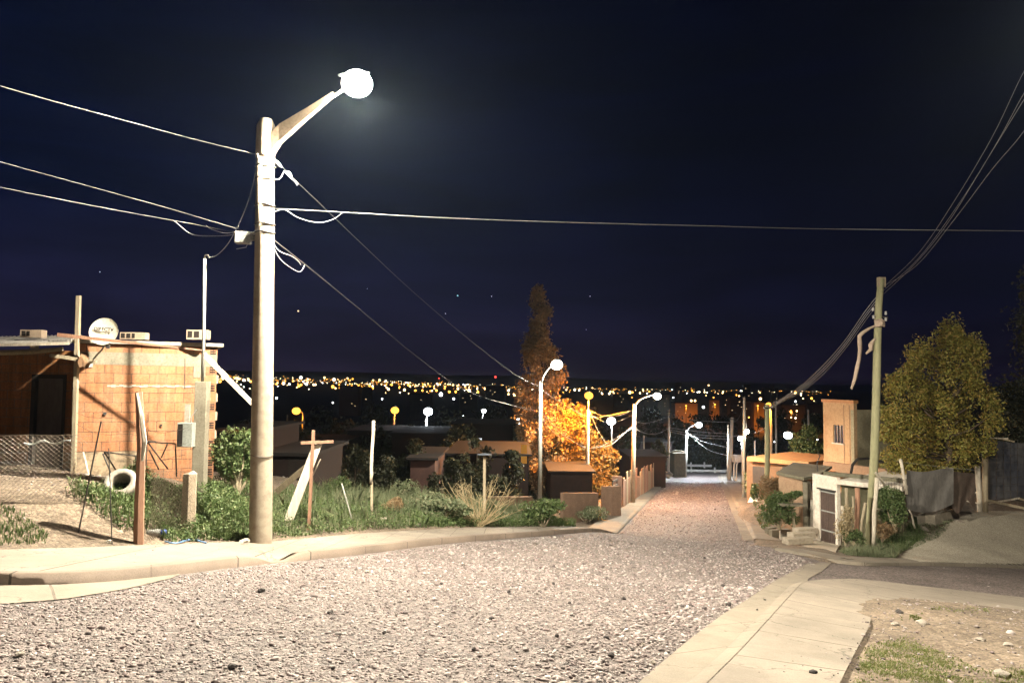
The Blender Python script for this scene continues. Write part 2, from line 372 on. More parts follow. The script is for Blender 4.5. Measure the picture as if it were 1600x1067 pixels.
# the sheet dips a little under the laid roads
def under(x, y):
    d = y - yback(x)
    a = (x < KERB_L[-1, 0] + 1) & (d < -.5) & (y < 24)
    b = (x > -30) & (x < 28) & (y < 34) & ((y < 25.5) | (x > 4)) & ~(inpoly(x, y, LOT_R) | (segdist(x, y, INNER_R) < .5)) & ~((x > xroad(y) + .1) & (y > yfark(x) + .25)) & ~((d > -.5) & (x < 4.3))
    return a | b
Z = Z - .05 * under(X, Y)
ny, nx = X.shape; idx = np.arange(ny * nx).reshape(ny, nx)
Fq = np.stack([idx[:-1, :-1], idx[:-1, 1:], idx[1:, 1:], idx[1:, :-1]], -1).reshape(-1, 4)
ground = fastmesh('ground', np.stack([X, Y, Z], -1).reshape(-1, 3), Fq, M_dirt, smooth=True); tag(ground, kind='structure')
def sheet(name, x0, x1, y0, y1, step, keep, mat, dz, fn=Gp, kind='structure'):
    xs = np.arange(x0, x1, step); ys = np.arange(y0, y1, step); X, Y = np.meshgrid(xs, ys); ny, nx = X.shape
    Z = fn(X, Y) + dz; idx = np.arange(ny * nx).reshape(ny, nx)
    Fq = np.stack([idx[:-1, :-1], idx[:-1, 1:], idx[1:, 1:], idx[1:, :-1]], -1).reshape(-1, 4)
    cx = X[:-1, :-1] + step / 2; cy = Y[:-1, :-1] + step / 2; k = keep(cx, cy).reshape(-1); Fq = Fq[k]
    V = np.stack([X, Y, Z], -1).reshape(-1, 3); u, inv = np.unique(Fq.ravel(), return_inverse=True)
    o = fastmesh(name, V[u], inv.reshape(-1, 4), mat, smooth=True); return tag(o, kind=kind)
def strip(name, A, B, n, m, mat, ha, hb, face=None, fn=Gp, skirt=0.0, raw=False):
    """sheet between polylines A and B (world xy), height ha at A to hb at B above fn"""
    if raw: s = np.r_[0, np.cumsum(np.hypot(*np.diff(A, axis=0).T))]
    else: A, s = resample(A, n); B, _ = resample(B, n)
    V = []; UV = []
    w = float(np.mean(np.hypot(*(A - B).T)))
    rows = [(0, -.12)] if face else []
    for j in range(m + 1):
        t = j / m; rows.append((t, None))
    for t, h in rows:
        q = A * (1 - t) + B * t; z = fn(q[:, 0], q[:, 1]) + ((ha * (1 - t) + hb * t) if h is None else h)
        V.append(np.c_[q, z]); UV.append(np.c_[s, np.full(n, 5 + (t * w if h is None else -.2))])
    R = len(V); V = np.vstack(V); UV = np.vstack(UV); idx = np.arange(R * n).reshape(R, n)
    Fq = np.stack([idx[:-1, :-1], idx[:-1, 1:], idx[1:, 1:], idx[1:, :-1]], -1).reshape(-1, 4)
    o = fastmesh(name, V, Fq, mat, uv=UV); return tag(o, kind='structure')
# gravel of the junction
def keep_gravel(x, y):
    return under(x, y) & (y < 33) | ((y > 20) & (y < 33) & (x > 1) & (x < 12))
KL = smooth_line(KERB_L, 90); BL = smooth_line(BACK_L, 90, 3)
def leftside(x, y): return y - np.interp(x, KL[:, 0], KL[:, 1])
gravel = sheet('gravel_road', -16, 26, 1.0, 25.4, .16, lambda x, y: under(x, y) & (leftside(x, y) < .4), M_gravel, .006)
# far road down the hill
RL = line([(992, 806), (1020, 776), (1046, 748)], 0); RR = line([(1163, 816), (1150, 790), (1137, 764)], 0)
def fit(L):
    a = np.polyfit(L[:, 1], L[:, 0], 1); return a
aL, aR = fit(RL), fit(RR)
def xl(y): return np.polyval(aL, y)
def xr(y): return np.polyval(aR, y)
yy = np.linspace(31, 104, 60)
JL = np.array([[KERB_L[-1, 0] + .1, KERB_L[-1, 1] + .4], [KERB_L[-1, 0] + .1, KERB_L[-1, 1] + 2.0], [(xl(29.5) + KERB_L[-1, 0]) / 2, 28.0]])
FARL = np.vstack([JL, np.c_[xl(yy), yy]])
JR = np.array([[8.0, 22.6], [8.7, 25.0], [9.5, 28.5], [xr(32.0) , 32.0]])
yyr = np.linspace(JR[-1, 1] + 2, 104, 60); FARR = np.vstack([JR, np.c_[xr(yyr), yyr]])
road2 = strip('road_down_the_hill', np.vstack([[[KERB_L[-1, 0] - 3, 21.0]], FARL]), np.vstack([[[JR[0, 0] + 2, 21.5]], FARR]), 160, 14, M_road2, .012, .012)
# left near pavement, its kerb with the dropped crossing at the lamp post
def kerb(name, L, h, w=.16, n=80):
    L, _ = resample(L, n); T = np.gradient(L, axis=0); T /= np.hypot(*T.T)[:, None]; Nn = np.c_[-T[:, 1], T[:, 0]]
    return strip(name, L, L + Nn * w, n, 2, M_kerb, h, h + .004, face=True)
B2 = np.c_[KL[:, 0], np.maximum(yback(KL[:, 0]), KL[:, 1] + .1)]
i0 = np.argmin(np.abs(proj(KL[:, 0], KL[:, 1], Gp(KL[:, 0], KL[:, 1]))[0] - 402)); i1 = np.argmin(np.abs(proj(KL[:, 0], KL[:, 1], Gp(KL[:, 0], KL[:, 1]))[0] - 468))
sK = np.r_[0, np.cumsum(np.hypot(*np.diff(KL, axis=0).T))]
hK = .13 - .118 * sst(sK[i0] - .12, sK[i0] + .2, sK) * (1 - sst(sK[i1] - .25, sK[i1] + .12, sK))
def dense(L, h, n):
    s0 = np.r_[0, np.cumsum(np.hypot(*np.diff(L, axis=0).T))]; R, s1_ = resample(L, n); return R, np.interp(s1_, s0, h)
KD, hD = dense(KL, hK, 400); T_ = np.gradient(KD, axis=0); T_ /= np.hypot(*T_.T)[:, None]; KDi = KD + np.c_[-T_[:, 1], T_[:, 0]] * .16
strip('kerb', KD, KDi, 400, 2, M_kerb, hD, hD + .004, face=True)
BD = np.c_[KDi[:, 0], np.maximum(yback(KDi[:, 0]), KDi[:, 1] + .1)]
o_ = strip('pavement', KDi, BD, 400, 6, M_conc, hD - .002, np.full(400, .13), raw=True)
# flat gutter slab in front of the left kerb
G1 = line([(0, 946), (100, 938), (200, 921), (270, 904)], 0, pre=[(-9.5, 6.3), (-7, 6.35)])
strip('gutter', G1, KL[(KL[:, 0] < G1[-1, 0])], 40, 2, M_conc2, .016, .016)
# right near gutter, kerb, pavement
GR = smooth_line(GUT_R, 60, 3); KR = smooth_line(KERB_R, 120, 4); IR = smooth_line(INNER_R, 120, 3)
jc = np.argmin(np.hypot(KR[:, 0] - KERB_R[7, 0], KR[:, 1] - KERB_R[7, 1]))
dip = line([(1300, 879), (1285, 893), (1262, 905)], 0)[::-1]
GRB = np.vstack([KERB_R[:7], dip])
strip('gutter', GUT_R, GRB, 90, 4, M_conc2, .018, .018)
def inward(L, w):
    T = np.gradient(L, axis=0); T /= np.hypot(*T.T)[:, None]; return L + np.c_[T[:, 1], -T[:, 0]] * w
KRi = inward(KR, .17)
strip('kerb', KR, KRi, 140, 2, M_kerb if False else M_conc2, .03, .075, face=True)
strip('pavement', inward(KR, .181), inward(IR, .12), 160, 5, M_conc, .078, .080)
# kerb and pavement on the far side of the side street
FK = smooth_line(FARK, 80, 3)
def outw(L, w):
    T = np.gradient(L, axis=0); T /= np.hypot(*T.T)[:, None]; return L + np.c_[-T[:, 1], T[:, 0]] * w
strip('kerb', FK, outw(FK, .16), 80, 2, M_conc2, .09, .1, face=True)
strip('pavement', outw(FK, .16), outw(FK, 1.0), 80, 2, M_conc2, .102, .112)
# far pavements on both sides of the road down the hill
strip('kerb', FARL[2:], FARL[2:] - [.25, 0], 60, 1, M_conc2, .10, .11, face=True)
strip('pavement', FARL[2:] - [.25, 0], np.c_[FARL[2:, 0] - 1.55 , FARL[2:, 1]], 60, 3, M_conc2, .112, .118)
strip('gutter', FARR[3:] , FARR[3:] + [-.45, 0], 60, 1, M_conc2, .03, .03)
strip('kerb', FARR[3:] , FARR[3:] + [.22, 0], 60, 1, M_conc2, .10, .11, face=True)
SW = line([(1222, 845), (1200, 836), (1187, 818)], .1); ys_ = np.linspace(SW[-1, 1] + 3, 104, 50); SW = np.vstack([SW, np.c_[xr(ys_) + 1.5, ys_]])
strip('pavement', FARR[3:] + [.22, 0], SW, 80, 3, M_conc2, .112, .115)
# pale gravel driveway that climbs the bank on the right
DWP = [(1408, 870), (1442, 838), (1500, 808), (1532, 799), (1800, 796), (1800, 882), (1430, 881)]
def keep_dw(x, y):
    px, py = proj(x, y, G(x, y)); return inpoly(px, py, DWP)
M_dw = gravelmat('driveway_gravel', [(.40, .36, .285), (.46, .42, .34), (.34, .30, .24), (.50, .46, .38)], 30, .9, .3, (.85, 1.08))
sheet('driveway', 12, 34, 20, 31, .12, keep_dw, M_dw, .014, fn=G)
# cross street at the bottom of the hill
ylow = 100
M_asph = pm('asphalt', (.10, .09, .085), (.14, .13, .12), .8, .8, .4, 20)
strip('cross_street', np.array([[-40, 100.], [90, 104]]), np.array([[-40, 110.], [90, 114]]), 60, 3, M_asph, .03, .03)

# ---------------------------------------------------------------- loose stones of the road: real geometry
import bmesh
def ico(sub=1):
    bm = bmesh.new(); bmesh.ops.create_icosphere(bm, subdivisions=sub, radius=1); v = np.array([p.co[:] for p in bm.verts]); f = np.array([[q.index for q in p.verts] for p in bm.faces]); bm.free(); return v, f
IV, IF = ico(1)
def stones(name, x, y, z, r, mat, flat=.55, sink=.15):
    n = len(x); k = len(IV)
    ax = rng.uniform(0, 2 * math.pi, n); s = np.stack([r * rng.uniform(.8, 1.5, n), r * rng.uniform(.65, 1.05, n), r * flat * rng.uniform(.7, 1.3, n)], -1)
    v = IV[None] * (1 + rng.uniform(-.22, .22, (n, k, 1))) * s[:, None, :]
    tl = rng.normal(0, .25, n)[:, None]; v = np.stack([v[..., 0], v[..., 1], v[..., 2] + v[..., 0] * tl], -1)
    c, q = np.cos(ax)[:, None], np.sin(ax)[:, None]
    V = np.stack([v[..., 0] * c - v[..., 1] * q + x[:, None], v[..., 0] * q + v[..., 1] * c + y[:, None], v[..., 2] + (z + s[:, 2] * (1 - 2 * sink) * .5)[:, None]], -1).reshape(-1, 3)
    Fc = (IF[None] + (np.arange(n) * k)[:, None, None]).reshape(-1, 3)
    return fastmesh(name, V, Fc, mat)
M_stone = leafmat('road_stones', [(.26, .225, .215), (.15, .12, .117), (.36, .32, .305), (.10, .08, .08), (.22, .165, .16), (.29, .255, .24), (.13, .105, .10), (.46, .42, .40), (.065, .053, .053), (.19, .15, .143)], .75, 0)
def sample_img(n, poly, y0, y1, power=1.0, x0=-14, x1=24):
    """ground points, spread in the world, whose picture lies in poly"""
    X = rng.uniform(x0, x1, n); Y = y0 + (y1 - y0) * rng.uniform(0, 1, n) ** power
    px, py = proj(X, Y, Gp(X, Y)); k = inpoly(px, py, poly); return X[k], Y[k]
GP = [(-60, 950), (100, 940), (200, 922), (290, 899), (405, 886), (470, 880), (560, 870), (700, 852), (850, 840), (965, 830), (1100, 832), (1230, 862), (1275, 882), (1206, 911), (1169, 937), (1131, 960), (1082, 997), (1037, 1035), (980, 1100), (-300, 1120)]
X1, Y1 = sample_img(170000, GP, 4.0, 13, 1.25)
r = .0098 * np.exp(rng.normal(0, .38, len(X1))) * (1 + .04 * np.maximum(Y1 - 6, 0))
ed = segdist(X1, Y1, GUT_R); r *= 1 + .6 * np.exp(-((ed - .5) / .45) ** 2)
s1 = stones('road_gravel', X1, Y1, Gp(X1, Y1) + .006, r, M_stone); tag(s1, kind='stuff')
X2, Y2 = sample_img(60000, GP, 12, 24, 1.0)
s2 = stones('road_gravel', X2, Y2, Gp(X2, Y2) + .006, .016 * np.exp(rng.normal(0, .4, len(X2))), M_stone); tag(s2, kind='stuff')
Xf = rng.uniform(2, 24, 90000); Yf = rng.uniform(23.2, 80, 90000); kf = (Xf > np.interp(Yf, FARL[:, 1], FARL[:, 0]) + .1) & (Xf < np.interp(Yf, FARR[:, 1], FARR[:, 0]) - .35) & (rng.uniform(0, 1, 90000) < 1.3 - Yf / 70); Xf, Yf = Xf[kf], Yf[kf]
s2b = stones('road_gravel', Xf, Yf, Gp(Xf, Yf) + .012, .0004 * (Yf + 12) * np.exp(rng.normal(0, .4, len(Xf))), M_stone); tag(s2b, kind='stuff')
X3, Y3 = sample_img(2600, [(1262, 905), (1310, 900), (1600, 925), (1700, 900), (1600, 884), (1352, 890), (1290, 886)], 12, 26)
LP = [(1345, 985), (1362, 945), (1440, 942), (1650, 960), (1650, 1090), (1290, 1090)]
X4, Y4 = sample_img(16000, LP, 4, 14); X5, Y5 = sample_img(2500, [(1285, 1067), (1345, 985), (1320, 985), (1180, 1067)], 4, 10); X6, Y6 = sample_img(5000, [(-40, 862), (-40, 890), (300, 880), (420, 862), (420, 850), (260, 854)], 7, 14); X7, Y7 = sample_img(5000, [(1110, 1067), (1250, 920), (1345, 915), (1340, 950), (1280, 1067)], 4, 14); qk = rng.uniform(0, 1, len(X7)) < .12; X7, Y7 = X7[qk], Y7[qk]; qk = rng.uniform(0, 1, len(X6)) < .35; X6, Y6 = X6[qk], Y6[qk]; z6 = np.r_[Gp(X5, Y5) + .08, Gp(X6, Y6) + .13, Gp(X7, Y7) + .08]; X5, Y5 = np.r_[X5, X6, X7], np.r_[Y5, Y6, Y7]
XX, YY = np.r_[X3, X4], np.r_[Y3, Y4]
s3 = stones('yard_gravel', XX, YY, G(XX, YY), .012 * np.exp(rng.normal(0, .45, len(XX))), M_stone); tag(s3, kind='stuff')
s4 = stones('pavement_grit', X5, Y5, z6, .006 * np.exp(rng.normal(0, .4, len(X5))), M_stone); tag(s4, kind='stuff')
XL, YL = sample_img(14000, [(-40, 800), (60, 790), (130, 800), (220, 830), (400, 846), (260, 850), (0, 856), (-60, 870)], 8, 16)
XM, YM = sample_img(9000, [(430, 840), (560, 830), (700, 820), (960, 820), (930, 800), (700, 800), (560, 770), (440, 770)], 9, 26)
XX, YY = np.r_[XL, XM], np.r_[YL, YM]
s5 = stones('verge_gravel', XX, YY, G(XX, YY), .012 * np.exp(rng.normal(0, .55, len(XX))), M_stone); tag(s5, kind='stuff')

# ---------------------------------------------------------------- leaves and blades
def leaves(name, C, size, mat, parent=None, up=.0, aspect=.55, loc=None, dirs=None):
    """one folded diamond leaf per point"""
    n = len(C); size = np.broadcast_to(size, n)
    d = rng.normal(size=(n, 3)) if dirs is None else dirs + rng.normal(0, .35, (n, 3)); d[:, 2] += up; d /= np.linalg.norm(d, axis=1)[:, None]
    a = rng.normal(size=(n, 3)); w = np.cross(d, a); w /= np.linalg.norm(w, axis=1)[:, None]
    h = size[:, None] * .5; ww = w * size[:, None] * aspect * .5; nn = np.cross(d, w) * size[:, None] * .12
    V = np.stack([C - d * h, C + ww + nn, C + d * h, C - ww + nn], 1).reshape(-1, 3)
    Fc = np.arange(n * 4).reshape(-1, 4); return fastmesh(name, V, Fc, mat, parent, loc=loc)
def blades(name, B, h, mat, lean=.35, wd=.008, parent=None, loc=None):
    n = len(B); h = np.broadcast_to(h, n); a = rng.uniform(0, 2 * math.pi, n); t = np.stack([np.cos(a), np.sin(a), np.zeros(n)], -1)
    l = np.abs(rng.normal(0, lean, n)); b = rng.uniform(0, 2 * math.pi, n); dr = np.stack([np.cos(b), np.sin(b), np.zeros(n)], -1)
    w = np.broadcast_to(wd, n)[:, None]; mid = B + dr * (l * h * .3)[:, None] + np.array([0, 0, 1]) * (h * .6)[:, None]; tip = B + dr * (l * h)[:, None] + np.array([0, 0, 1]) * (h * .95)[:, None]
    V = np.stack([B - t * w, B + t * w, mid + t * w * .7, tip, mid - t * w * .7], 1).reshape(-1, 3)
    Fc = np.arange(n * 5).reshape(-1, 5); return fastmesh(name, V, Fc, mat, parent, loc=loc)
HAZE = .00011
# ---------------------------------------------------------------- common materials
M_steelw = pm('galvanised_pole', (.42, .42, .38), (.35, .34, .31), 3, .5, .1, 30, .2)
M_pconc = pm('pole_concrete', (.50, .44, .34), (.42, .35, .27), 1.2, .85, .4, 60, c3=(.33, .26, .2))
M_wood = pm('grey_wood', (.40, .34, .24), (.28, .23, .16), 3, .85, .5, 30, stretch=(6, 6, .6))
M_woodg = pm('treated_wood', (.36, .35, .21), (.26, .26, .15), 2, .85, .5, 30, stretch=(6, 6, .5))
M_woodr = pm('red_wood', (.36, .20, .13), (.26, .14, .09), 3, .8, .4, 30, stretch=(5, 5, .6))
M_woodw = pm('white_painted_wood', (.62, .57, .48), (.48, .42, .34), 3, .8, .4, 30, stretch=(5, 5, .6))
M_dark = pm('dark_metal', (.035, .03, .028), (.05, .045, .04), 5, .6, .3, 40)
M_cable = pm('cable', (.22, .22, .22), (.18, .18, .18), 5, .6, .1, 40)
M_cableL = pm('light_cable', (.5, .5, .5), (.4, .4, .4), 5, .55, .1, 40)
M_grey = pm('grey_plastic', (.38, .39, .37), (.30, .31, .29), 6, .5, .2, 40)
E_main = emat('lamp_glass_main', (1, .93, .74), 200, True); E_white = emat('lamp_glass_white', (1, .93, .78), 25); E_sod = emat('lamp_glass_sodium', (1, .42, .05), 3.6)
E_cool = emat('lamp_glass_cool', (.86, .93, 1), 25)
WARM = (1, .89, .70); WHITE = (1, .9, .72); SOD = (1, .33, .03); COOL = (.85, .93, 1)
IES_T = bpy.data.texts.new('street_luminaire_profile')
_va = [0, 15, 30, 40, 50, 60, 68, 75, 82, 90, 100, 130, 180]; _cd = [2000, 2000, 2050, 2200, 2450, 2750, 2900, 2600, 1700, 800, 380, 200, 150]
IES_T.write('IESNA:LM-63-1995\nTILT=NONE\n1 1000 1 %d 1 1 1 0 0 0\n1 1 100\n%s\n0\n%s\n' % (len(_va), ' '.join(map(str, _va)), ' '.join(map(str, _cd))))
IES_R = bpy.data.texts.new('roadside_luminaire_profile'); IES_C = bpy.data.texts.new('added_luminaire_profile')   # throws its light over the road, little towards the lots behind it
_bk = [2000, 2000, 2050, 2200, 2350, 2000, 900, 450, 250, 200, 150, 120, 100]; _hz = [0, 45, 75, 90, 180, 200, 222, 270, 360]
IES_R.write('IESNA:LM-63-1995\nTILT=NONE\n1 1000 1 %d %d 1 1 0 0 0\n1 1 100\n%s\n%s\n%s\n' % (len(_va), len(_hz), ' '.join(map(str, _va)), ' '.join(map(str, _hz)), '\n'.join(' '.join(map(str, _bk if 60 < h < 210 else _cd)) for h in _hz)))
_hc = [0, 45, 75, 90, 170, 186, 222, 270, 360]
IES_C.write('IESNA:LM-63-1995\nTILT=NONE\n1 1000 1 %d %d 1 1 0 0 0\n1 1 100\n%s\n%s\n%s\n' % (len(_va), len(_hc), ' '.join(map(str, _va)), ' '.join(map(str, _hc)), '\n'.join(' '.join(map(str, _bk if 60 < h < 180 else _cd)) for h in _hc)))
def batwing(l, k=.0105, prof=None):
    l.use_nodes = True; nt = l.node_tree; e = [n for n in nt.nodes if n.type == 'EMISSION'][0]; i = nt.nodes.new('ShaderNodeTexIES'); i.mode = 'INTERNAL'; i.ies = prof or IES_T
    i.inputs['Strength'].default_value = k; nt.links.new(i.outputs[0], e.inputs['Strength'])
def point(parent, p, w, col, r=.08, spot=None):
    l = bpy.data.lights.new('lamp_light', 'SPOT' if spot else 'POINT'); l.energy = w; l.color = col; l.shadow_soft_size = r
    o = bpy.data.objects.new('lamp_light', l); COL.objects.link(o); o.parent = parent; o.location = Vector(p) - Vector(parent.location)
    if w >= 1000 and not spot: batwing(l)
    if spot: l.spot_size = math.radians(spot); l.spot_blend = .5
    return o
# ---------------------------------------------------------------- the main lamp post
pb = on(407, 847); PD = pb.y
lamp = P(558, 131, 12.0)
ptop = P(416, 187, PD)
t = thing('street_lamp', 'tall round concrete lamp post by the brick house, its lamp glaring white above the road', 'street lamp', pb)
b = MB(); b.tube([pb + Vector((0, 0, -.3)), pb, pb.lerp(ptop, .35), pb.lerp(ptop, .7), ptop - Vector((0, 0, .62))], [.185, .184, .172, .158, .146], 28).build('pole', M_pconc, t, True)
b = MB(); b.tube([ptop - Vector((0, 0, .68)), ptop - Vector((0, 0, .62)), ptop - Vector((0, 0, .12)), ptop], [.150, .158, .152, .10], 28).build('pole_cap', M_pconc, t, True)
ad = (lamp - ptop); ad.z = 0; ad.normalize(); side = Vector((-ad.y, ad.x, 0))
b = MB(); pa = ptop + ad * .12
prof = [(0, -.62, .08, .34), (.25, -.36, .06, .30), (1.0, .06, .05, .17), (1.75, .33, .035, .07)]
tip = P(521, 151, ptop.y + (lamp.y - ptop.y) * .62)
L_ = (tip - pa); 
pts = []
for s_, dz, hw, th in prof:
    c = pa + Vector((L_.x, L_.y, 0)) * (s_ / 1.75); c.z = pa.z - .62 + .0 + ((tip.z - pa.z + .62)) * (0 if s_ == 0 else (.22 if s_ == .25 else (.62 if s_ == 1.0 else 1)))
    pts.append((c, hw, th))
for (c0, w0, h0), (c1, w1, h1) in zip(pts[:-1], pts[1:]):
    U = Vector((0, 0, 1))
    b.hexa([c0 - side * w0, c1 - side * w1, c1 + side * w1, c0 + side * w0, c0 - side * w0 + U * h0, c1 - side * w1 + U * h1, c1 + side * w1 + U * h1, c0 + side * w0 + U * h0])
b.build('arm', pm('unlit_arm_brown', (.26, .20, .14), (.20, .15, .10), 4, .8, .3, 30), t)  # brown of the arm's unlit side put into its colour
b = MB(); b.tube([tip, tip.lerp(lamp, .5) + Vector((0, 0, .03)), lamp + Vector((0, 0, .10)) - ad * .1], .028, 8).build('arm_tube', M_steelw, t)
hd = MB(); c = lamp + Vector((0, 0, .17)); hd.tube([c - ad * .34, c - ad * .26, c - ad * .05, c + ad * .16, c + ad * .22], [.02, .03, .03, .03, .01], 14)
hd.build('lamp_head', M_grey, t, True)
MB().ball(lamp, .25, 16, sq=.85).build('lamp_glass', E_main, t, True)
mo = point(t, lamp + Vector((0, 0, -.27)), 10300, WARM, .10); [setattr(n, 'ies', IES_R) for n in mo.data.node_tree.nodes if n.type == 'TEX_IES']
# bands, clamp rings
for f_ in (.885, .855, .79, .745, .725):
    c = pb.lerp(ptop, f_); MB().tube([c + Vector((.0 + .166 * math.cos(a), .166 * math.sin(a), .01 * math.sin(3 * a))) for a in np.linspace(0, 2 * math.pi, 22, endpoint=False)], .012, 6, closed=True).build('wire_band', M_dark, t)
MB().tube([pb.lerp(ptop, .20) + Vector((.182 * math.cos(a), .182 * math.sin(a), .015 * math.sin(2 * a))) for a in np.linspace(0, 2 * math.pi, 22, endpoint=False)], .006, 6, closed=True).build('wire_band', M_dark, t)
# ---------------------------------------------------------------- other lamp posts
def lamp_post(label, base, top, lp, D, r0, r1, mat, emis, watt, col, gr=.16, group='street lamps down the hill', arm='curve', Dl=None, basez=None, name='street_lamp', headr=None):
    pt = P(top[0], top[1], D); pbs = P(base[0], base[1], D) if base else None
    if pbs is None: pbs = Vector((pt.x, pt.y, float(G(pt.x, pt.y))))
    else: pbs = Vector((pbs.x, pbs.y, min(pbs.z, float(G(pbs.x, pbs.y)))))
    l = P(lp[0], lp[1], Dl or D); t = thing(name, label, 'street lamp', pbs, group)
    MB().tube([pbs - Vector((0, 0, .2)), pbs.lerp(pt, .5), pt], [r0, (r0 + r1) / 2, r1], 12).build('pole', mat, t, True)
    if (l - pt).length > .25:
        m1 = pt.lerp(l, .45) + Vector((0, 0, .12 * (l - pt).length * (1 if arm == 'curve' else .2)))
        MB().tube([pt - Vector((0, 0, .15)), pt.lerp(m1, .5) + Vector((0, 0, .05)), m1, l + Vector((0, 0, gr * .7))], [r1 * .6, r1 * .5, r1 * .45, r1 * .4], 8).build('arm', mat, t, True)
    MB().lathe(l + Vector((0, 0, gr * .25)), [(gr * .34, gr * .5), (gr * .3, gr * .7), (gr * .2, gr * .85), (gr * .06, gr * .9)], 12).build('lamp_head', M_grey, t, True)
    MB().ball(l, gr, 10, sq=.85).build('lamp_glass', emis, t, True)
    if watt: point(t, l - Vector((0, 0, gr + .08)), watt, col, .1)
    return t
LP1 = lamp_post('white lamp on the slim pole that stands just left of the tall poplar', (843, 818), (845, 596), (870, 570), 36, .12, .075, M_steelw, E_white, 2600, WHITE, .27, Dl=34.5)
LP2 = lamp_post('sodium lamp on the post lighting the golden tree', None, (919, 640), (920, 618), 52, .12, .09, M_pconc, E_sod, 11000, SOD, .3, group='orange street lamps')
LP3 = lamp_post('white lamp whose pole rises from the paved verge by the brown wall', (989, 782), (991, 631), (1027, 619), 50.7, .15, .12, M_pconc, E_white, 5200, WHITE, .26, Dl=49.5)
LP4 = lamp_post('shorter white lamp on the pole beside the dark booth at the foot of the hill', (1071, 742), (1073, 672), (1092, 664), 93, .2, .16, M_steelw, E_cool, 6500, COOL, .38, Dl=91)
LP5 = lamp_post('small yellow lamp halfway up a thin pole on the right verge', (1162, 776), (1163, 620), (1166, 674), 57, .13, .10, M_steelw, E_white, 220, WHITE, .22)
LP6 = lamp_post('sodium lamp on the orange lit post behind the wooden utility pole', None, (1204, 640), (1201, 632), 66, .16, .14, M_pconc, E_sod, 1000, SOD, .22, group='orange street lamps')
LP7 = lamp_post('bright white lamp under a hooped frame behind the orange roof', None, (1241, 690), (1231, 680), 70, .05, .05, M_steelw, E_cool, 900, COOL, .38)
LP8 = lamp_post('orange lamp with a curved arm between two thin posts beyond the vacant lot', None, (474, 645), (463, 642), 75, .1, .09, M_pconc, E_sod, 500, SOD, .42, group='orange street lamps')
LP9 = lamp_post('lone orange lamp low in the dark valley on a short post', None, (616, 652), (617, 641), 82, .13, .12, M_pconc, E_sod, 300, SOD, .45, group='orange street lamps')
LP10 = lamp_post('big white lamp glaring low in the dark valley on a pale post', None, (666, 654), (669, 643), 76, .13, .12, M_steelw, E_cool, 900, COOL, .46)
LP11 = lamp_post('white globe lamp just right of the sodium lamp', None, (956, 662), (955, 658), 66, .06, .06, M_steelw, E_cool, 250, COOL, .38)
LP12 = lamp_post('small white lamp seen left of the poplar trunk', None, (811, 658), (812, 655), 80, .06, .06, M_steelw, E_cool, 120, COOL, .3)
LP13 = lamp_post('small cool lamp with short arm in the dark above the valley roofs', None, (754, 648), (756, 642), 95, .08, .07, M_steelw, E_cool, 120, COOL, .28)
LP14 = lamp_post('tiny white lamp on a stub pole beside the wires at the foot of the hill', None, (1159, 690), (1157, 685), 75, .06, .06, M_steelw, E_cool, 150, COOL, .28)

# the next post of the street, out of the picture on the right (its cables cross the picture); its lamp is added to brighten the right side
NP = Vector((8.9, 8.5, float(Gp(8.9, 8.5)))); NT = NP + Vector((0, 0, 11.4))
t = thing('street_lamp', 'unseen wooden post just outside the right edge, with a warm lamp added', 'street lamp', NP)
MB().tube([NP - Vector((0, 0, .3)), NT], [.15, .11], 12).build('pole', M_woodg, t, True)
NL = NP + Vector((-1.6, .6, 8.6)); MB().tube([NP + Vector((0, 0, 8.3)), NL + Vector((0, 0, .1))], .03, 8).build('arm', M_steelw, t)
MB().lathe(NL + Vector((0, 0, .05)), [(.14, 0), (.13, .1), (.05, .16)], 12).build('lamp_head', M_grey, t)
MB().ball(NL, .16, 10, sq=.8).build('lamp_glass', E_white, t, True)
mo = point(t, NL - Vector((0, 0, .28)), 4000, WARM, .1); [setattr(n, 'ies', IES_C) for n in mo.data.node_tree.nodes if n.type == 'TEX_IES']
# ---------------------------------------------------------------- the brick house on the left
def onwall(px, py, A, B, off=0.0):
    A = Vector((A[0], A[1], 0)); B = Vector((B[0], B[1], 0)); n = Vector(((B - A).y, -(B - A).x, 0)).normalized()
    d = ray(px, py); return d * ((A + n * off).dot(n) / d.dot(n))
M_brick = brickmat('hollow_brick', (.48, .205, .092), (.39, .16, .072), (.11, .075, .05), .335, .2, .007, stain=(.36, .25, .165))
M_brickd = brickmat('hollow_brick_porch', (.62, .27, .10), (.54, .23, .09), (.36, .25, .15), .335, .2, .011, stain=(.30, .18, .1))
M_beam = pm('ring_beam_concrete', (.24, .22, .165), (.18, .16, .12), 4, .9, .6, 30)
M_slab = pm('roof_slab', (.40, .37, .31), (.30, .27, .23), 4, .85, .4, 30)
M_hole = pm('opening_shade', (.015, .01, .008), (.02, .015, .01), 4, .9, .1, 30)  # near black for the shade inside hollows and doorways, also dark panes
M_block = pm('hollow_block', (.42, .33, .25), (.34, .26, .19), 8, .9, .5, 60)
M_zinc = pm('zinc_sheet', (.50, .48, .45), (.40, .37, .34), 3, .45, .15, 30, .5)
M_plaster = pm('damp_plaster', (.36, .28, .19), (.20, .15, .10), 1.6, .9, .5, 30, c3=(.07, .055, .04))
A = P(119, 600, 15.0); B = P(338, 600, 16.15); e = (B - A); e.z = 0; e.normalize(); nb = Vector((-e.y, e.x, 0))
ztop = onwall(230, 539, A, B).z; zb = -3.0; hloc = Vector((A.x, A.y, float(G(A.x, A.y))))
H = thing('brick_house', 'unplastered hollow brick house with a dark porch, left of the big lamp post', 'house', hloc)
zbeam0, zbeam1 = onwall(280, 572, A, B).z, onwall(280, 553, A, B).z
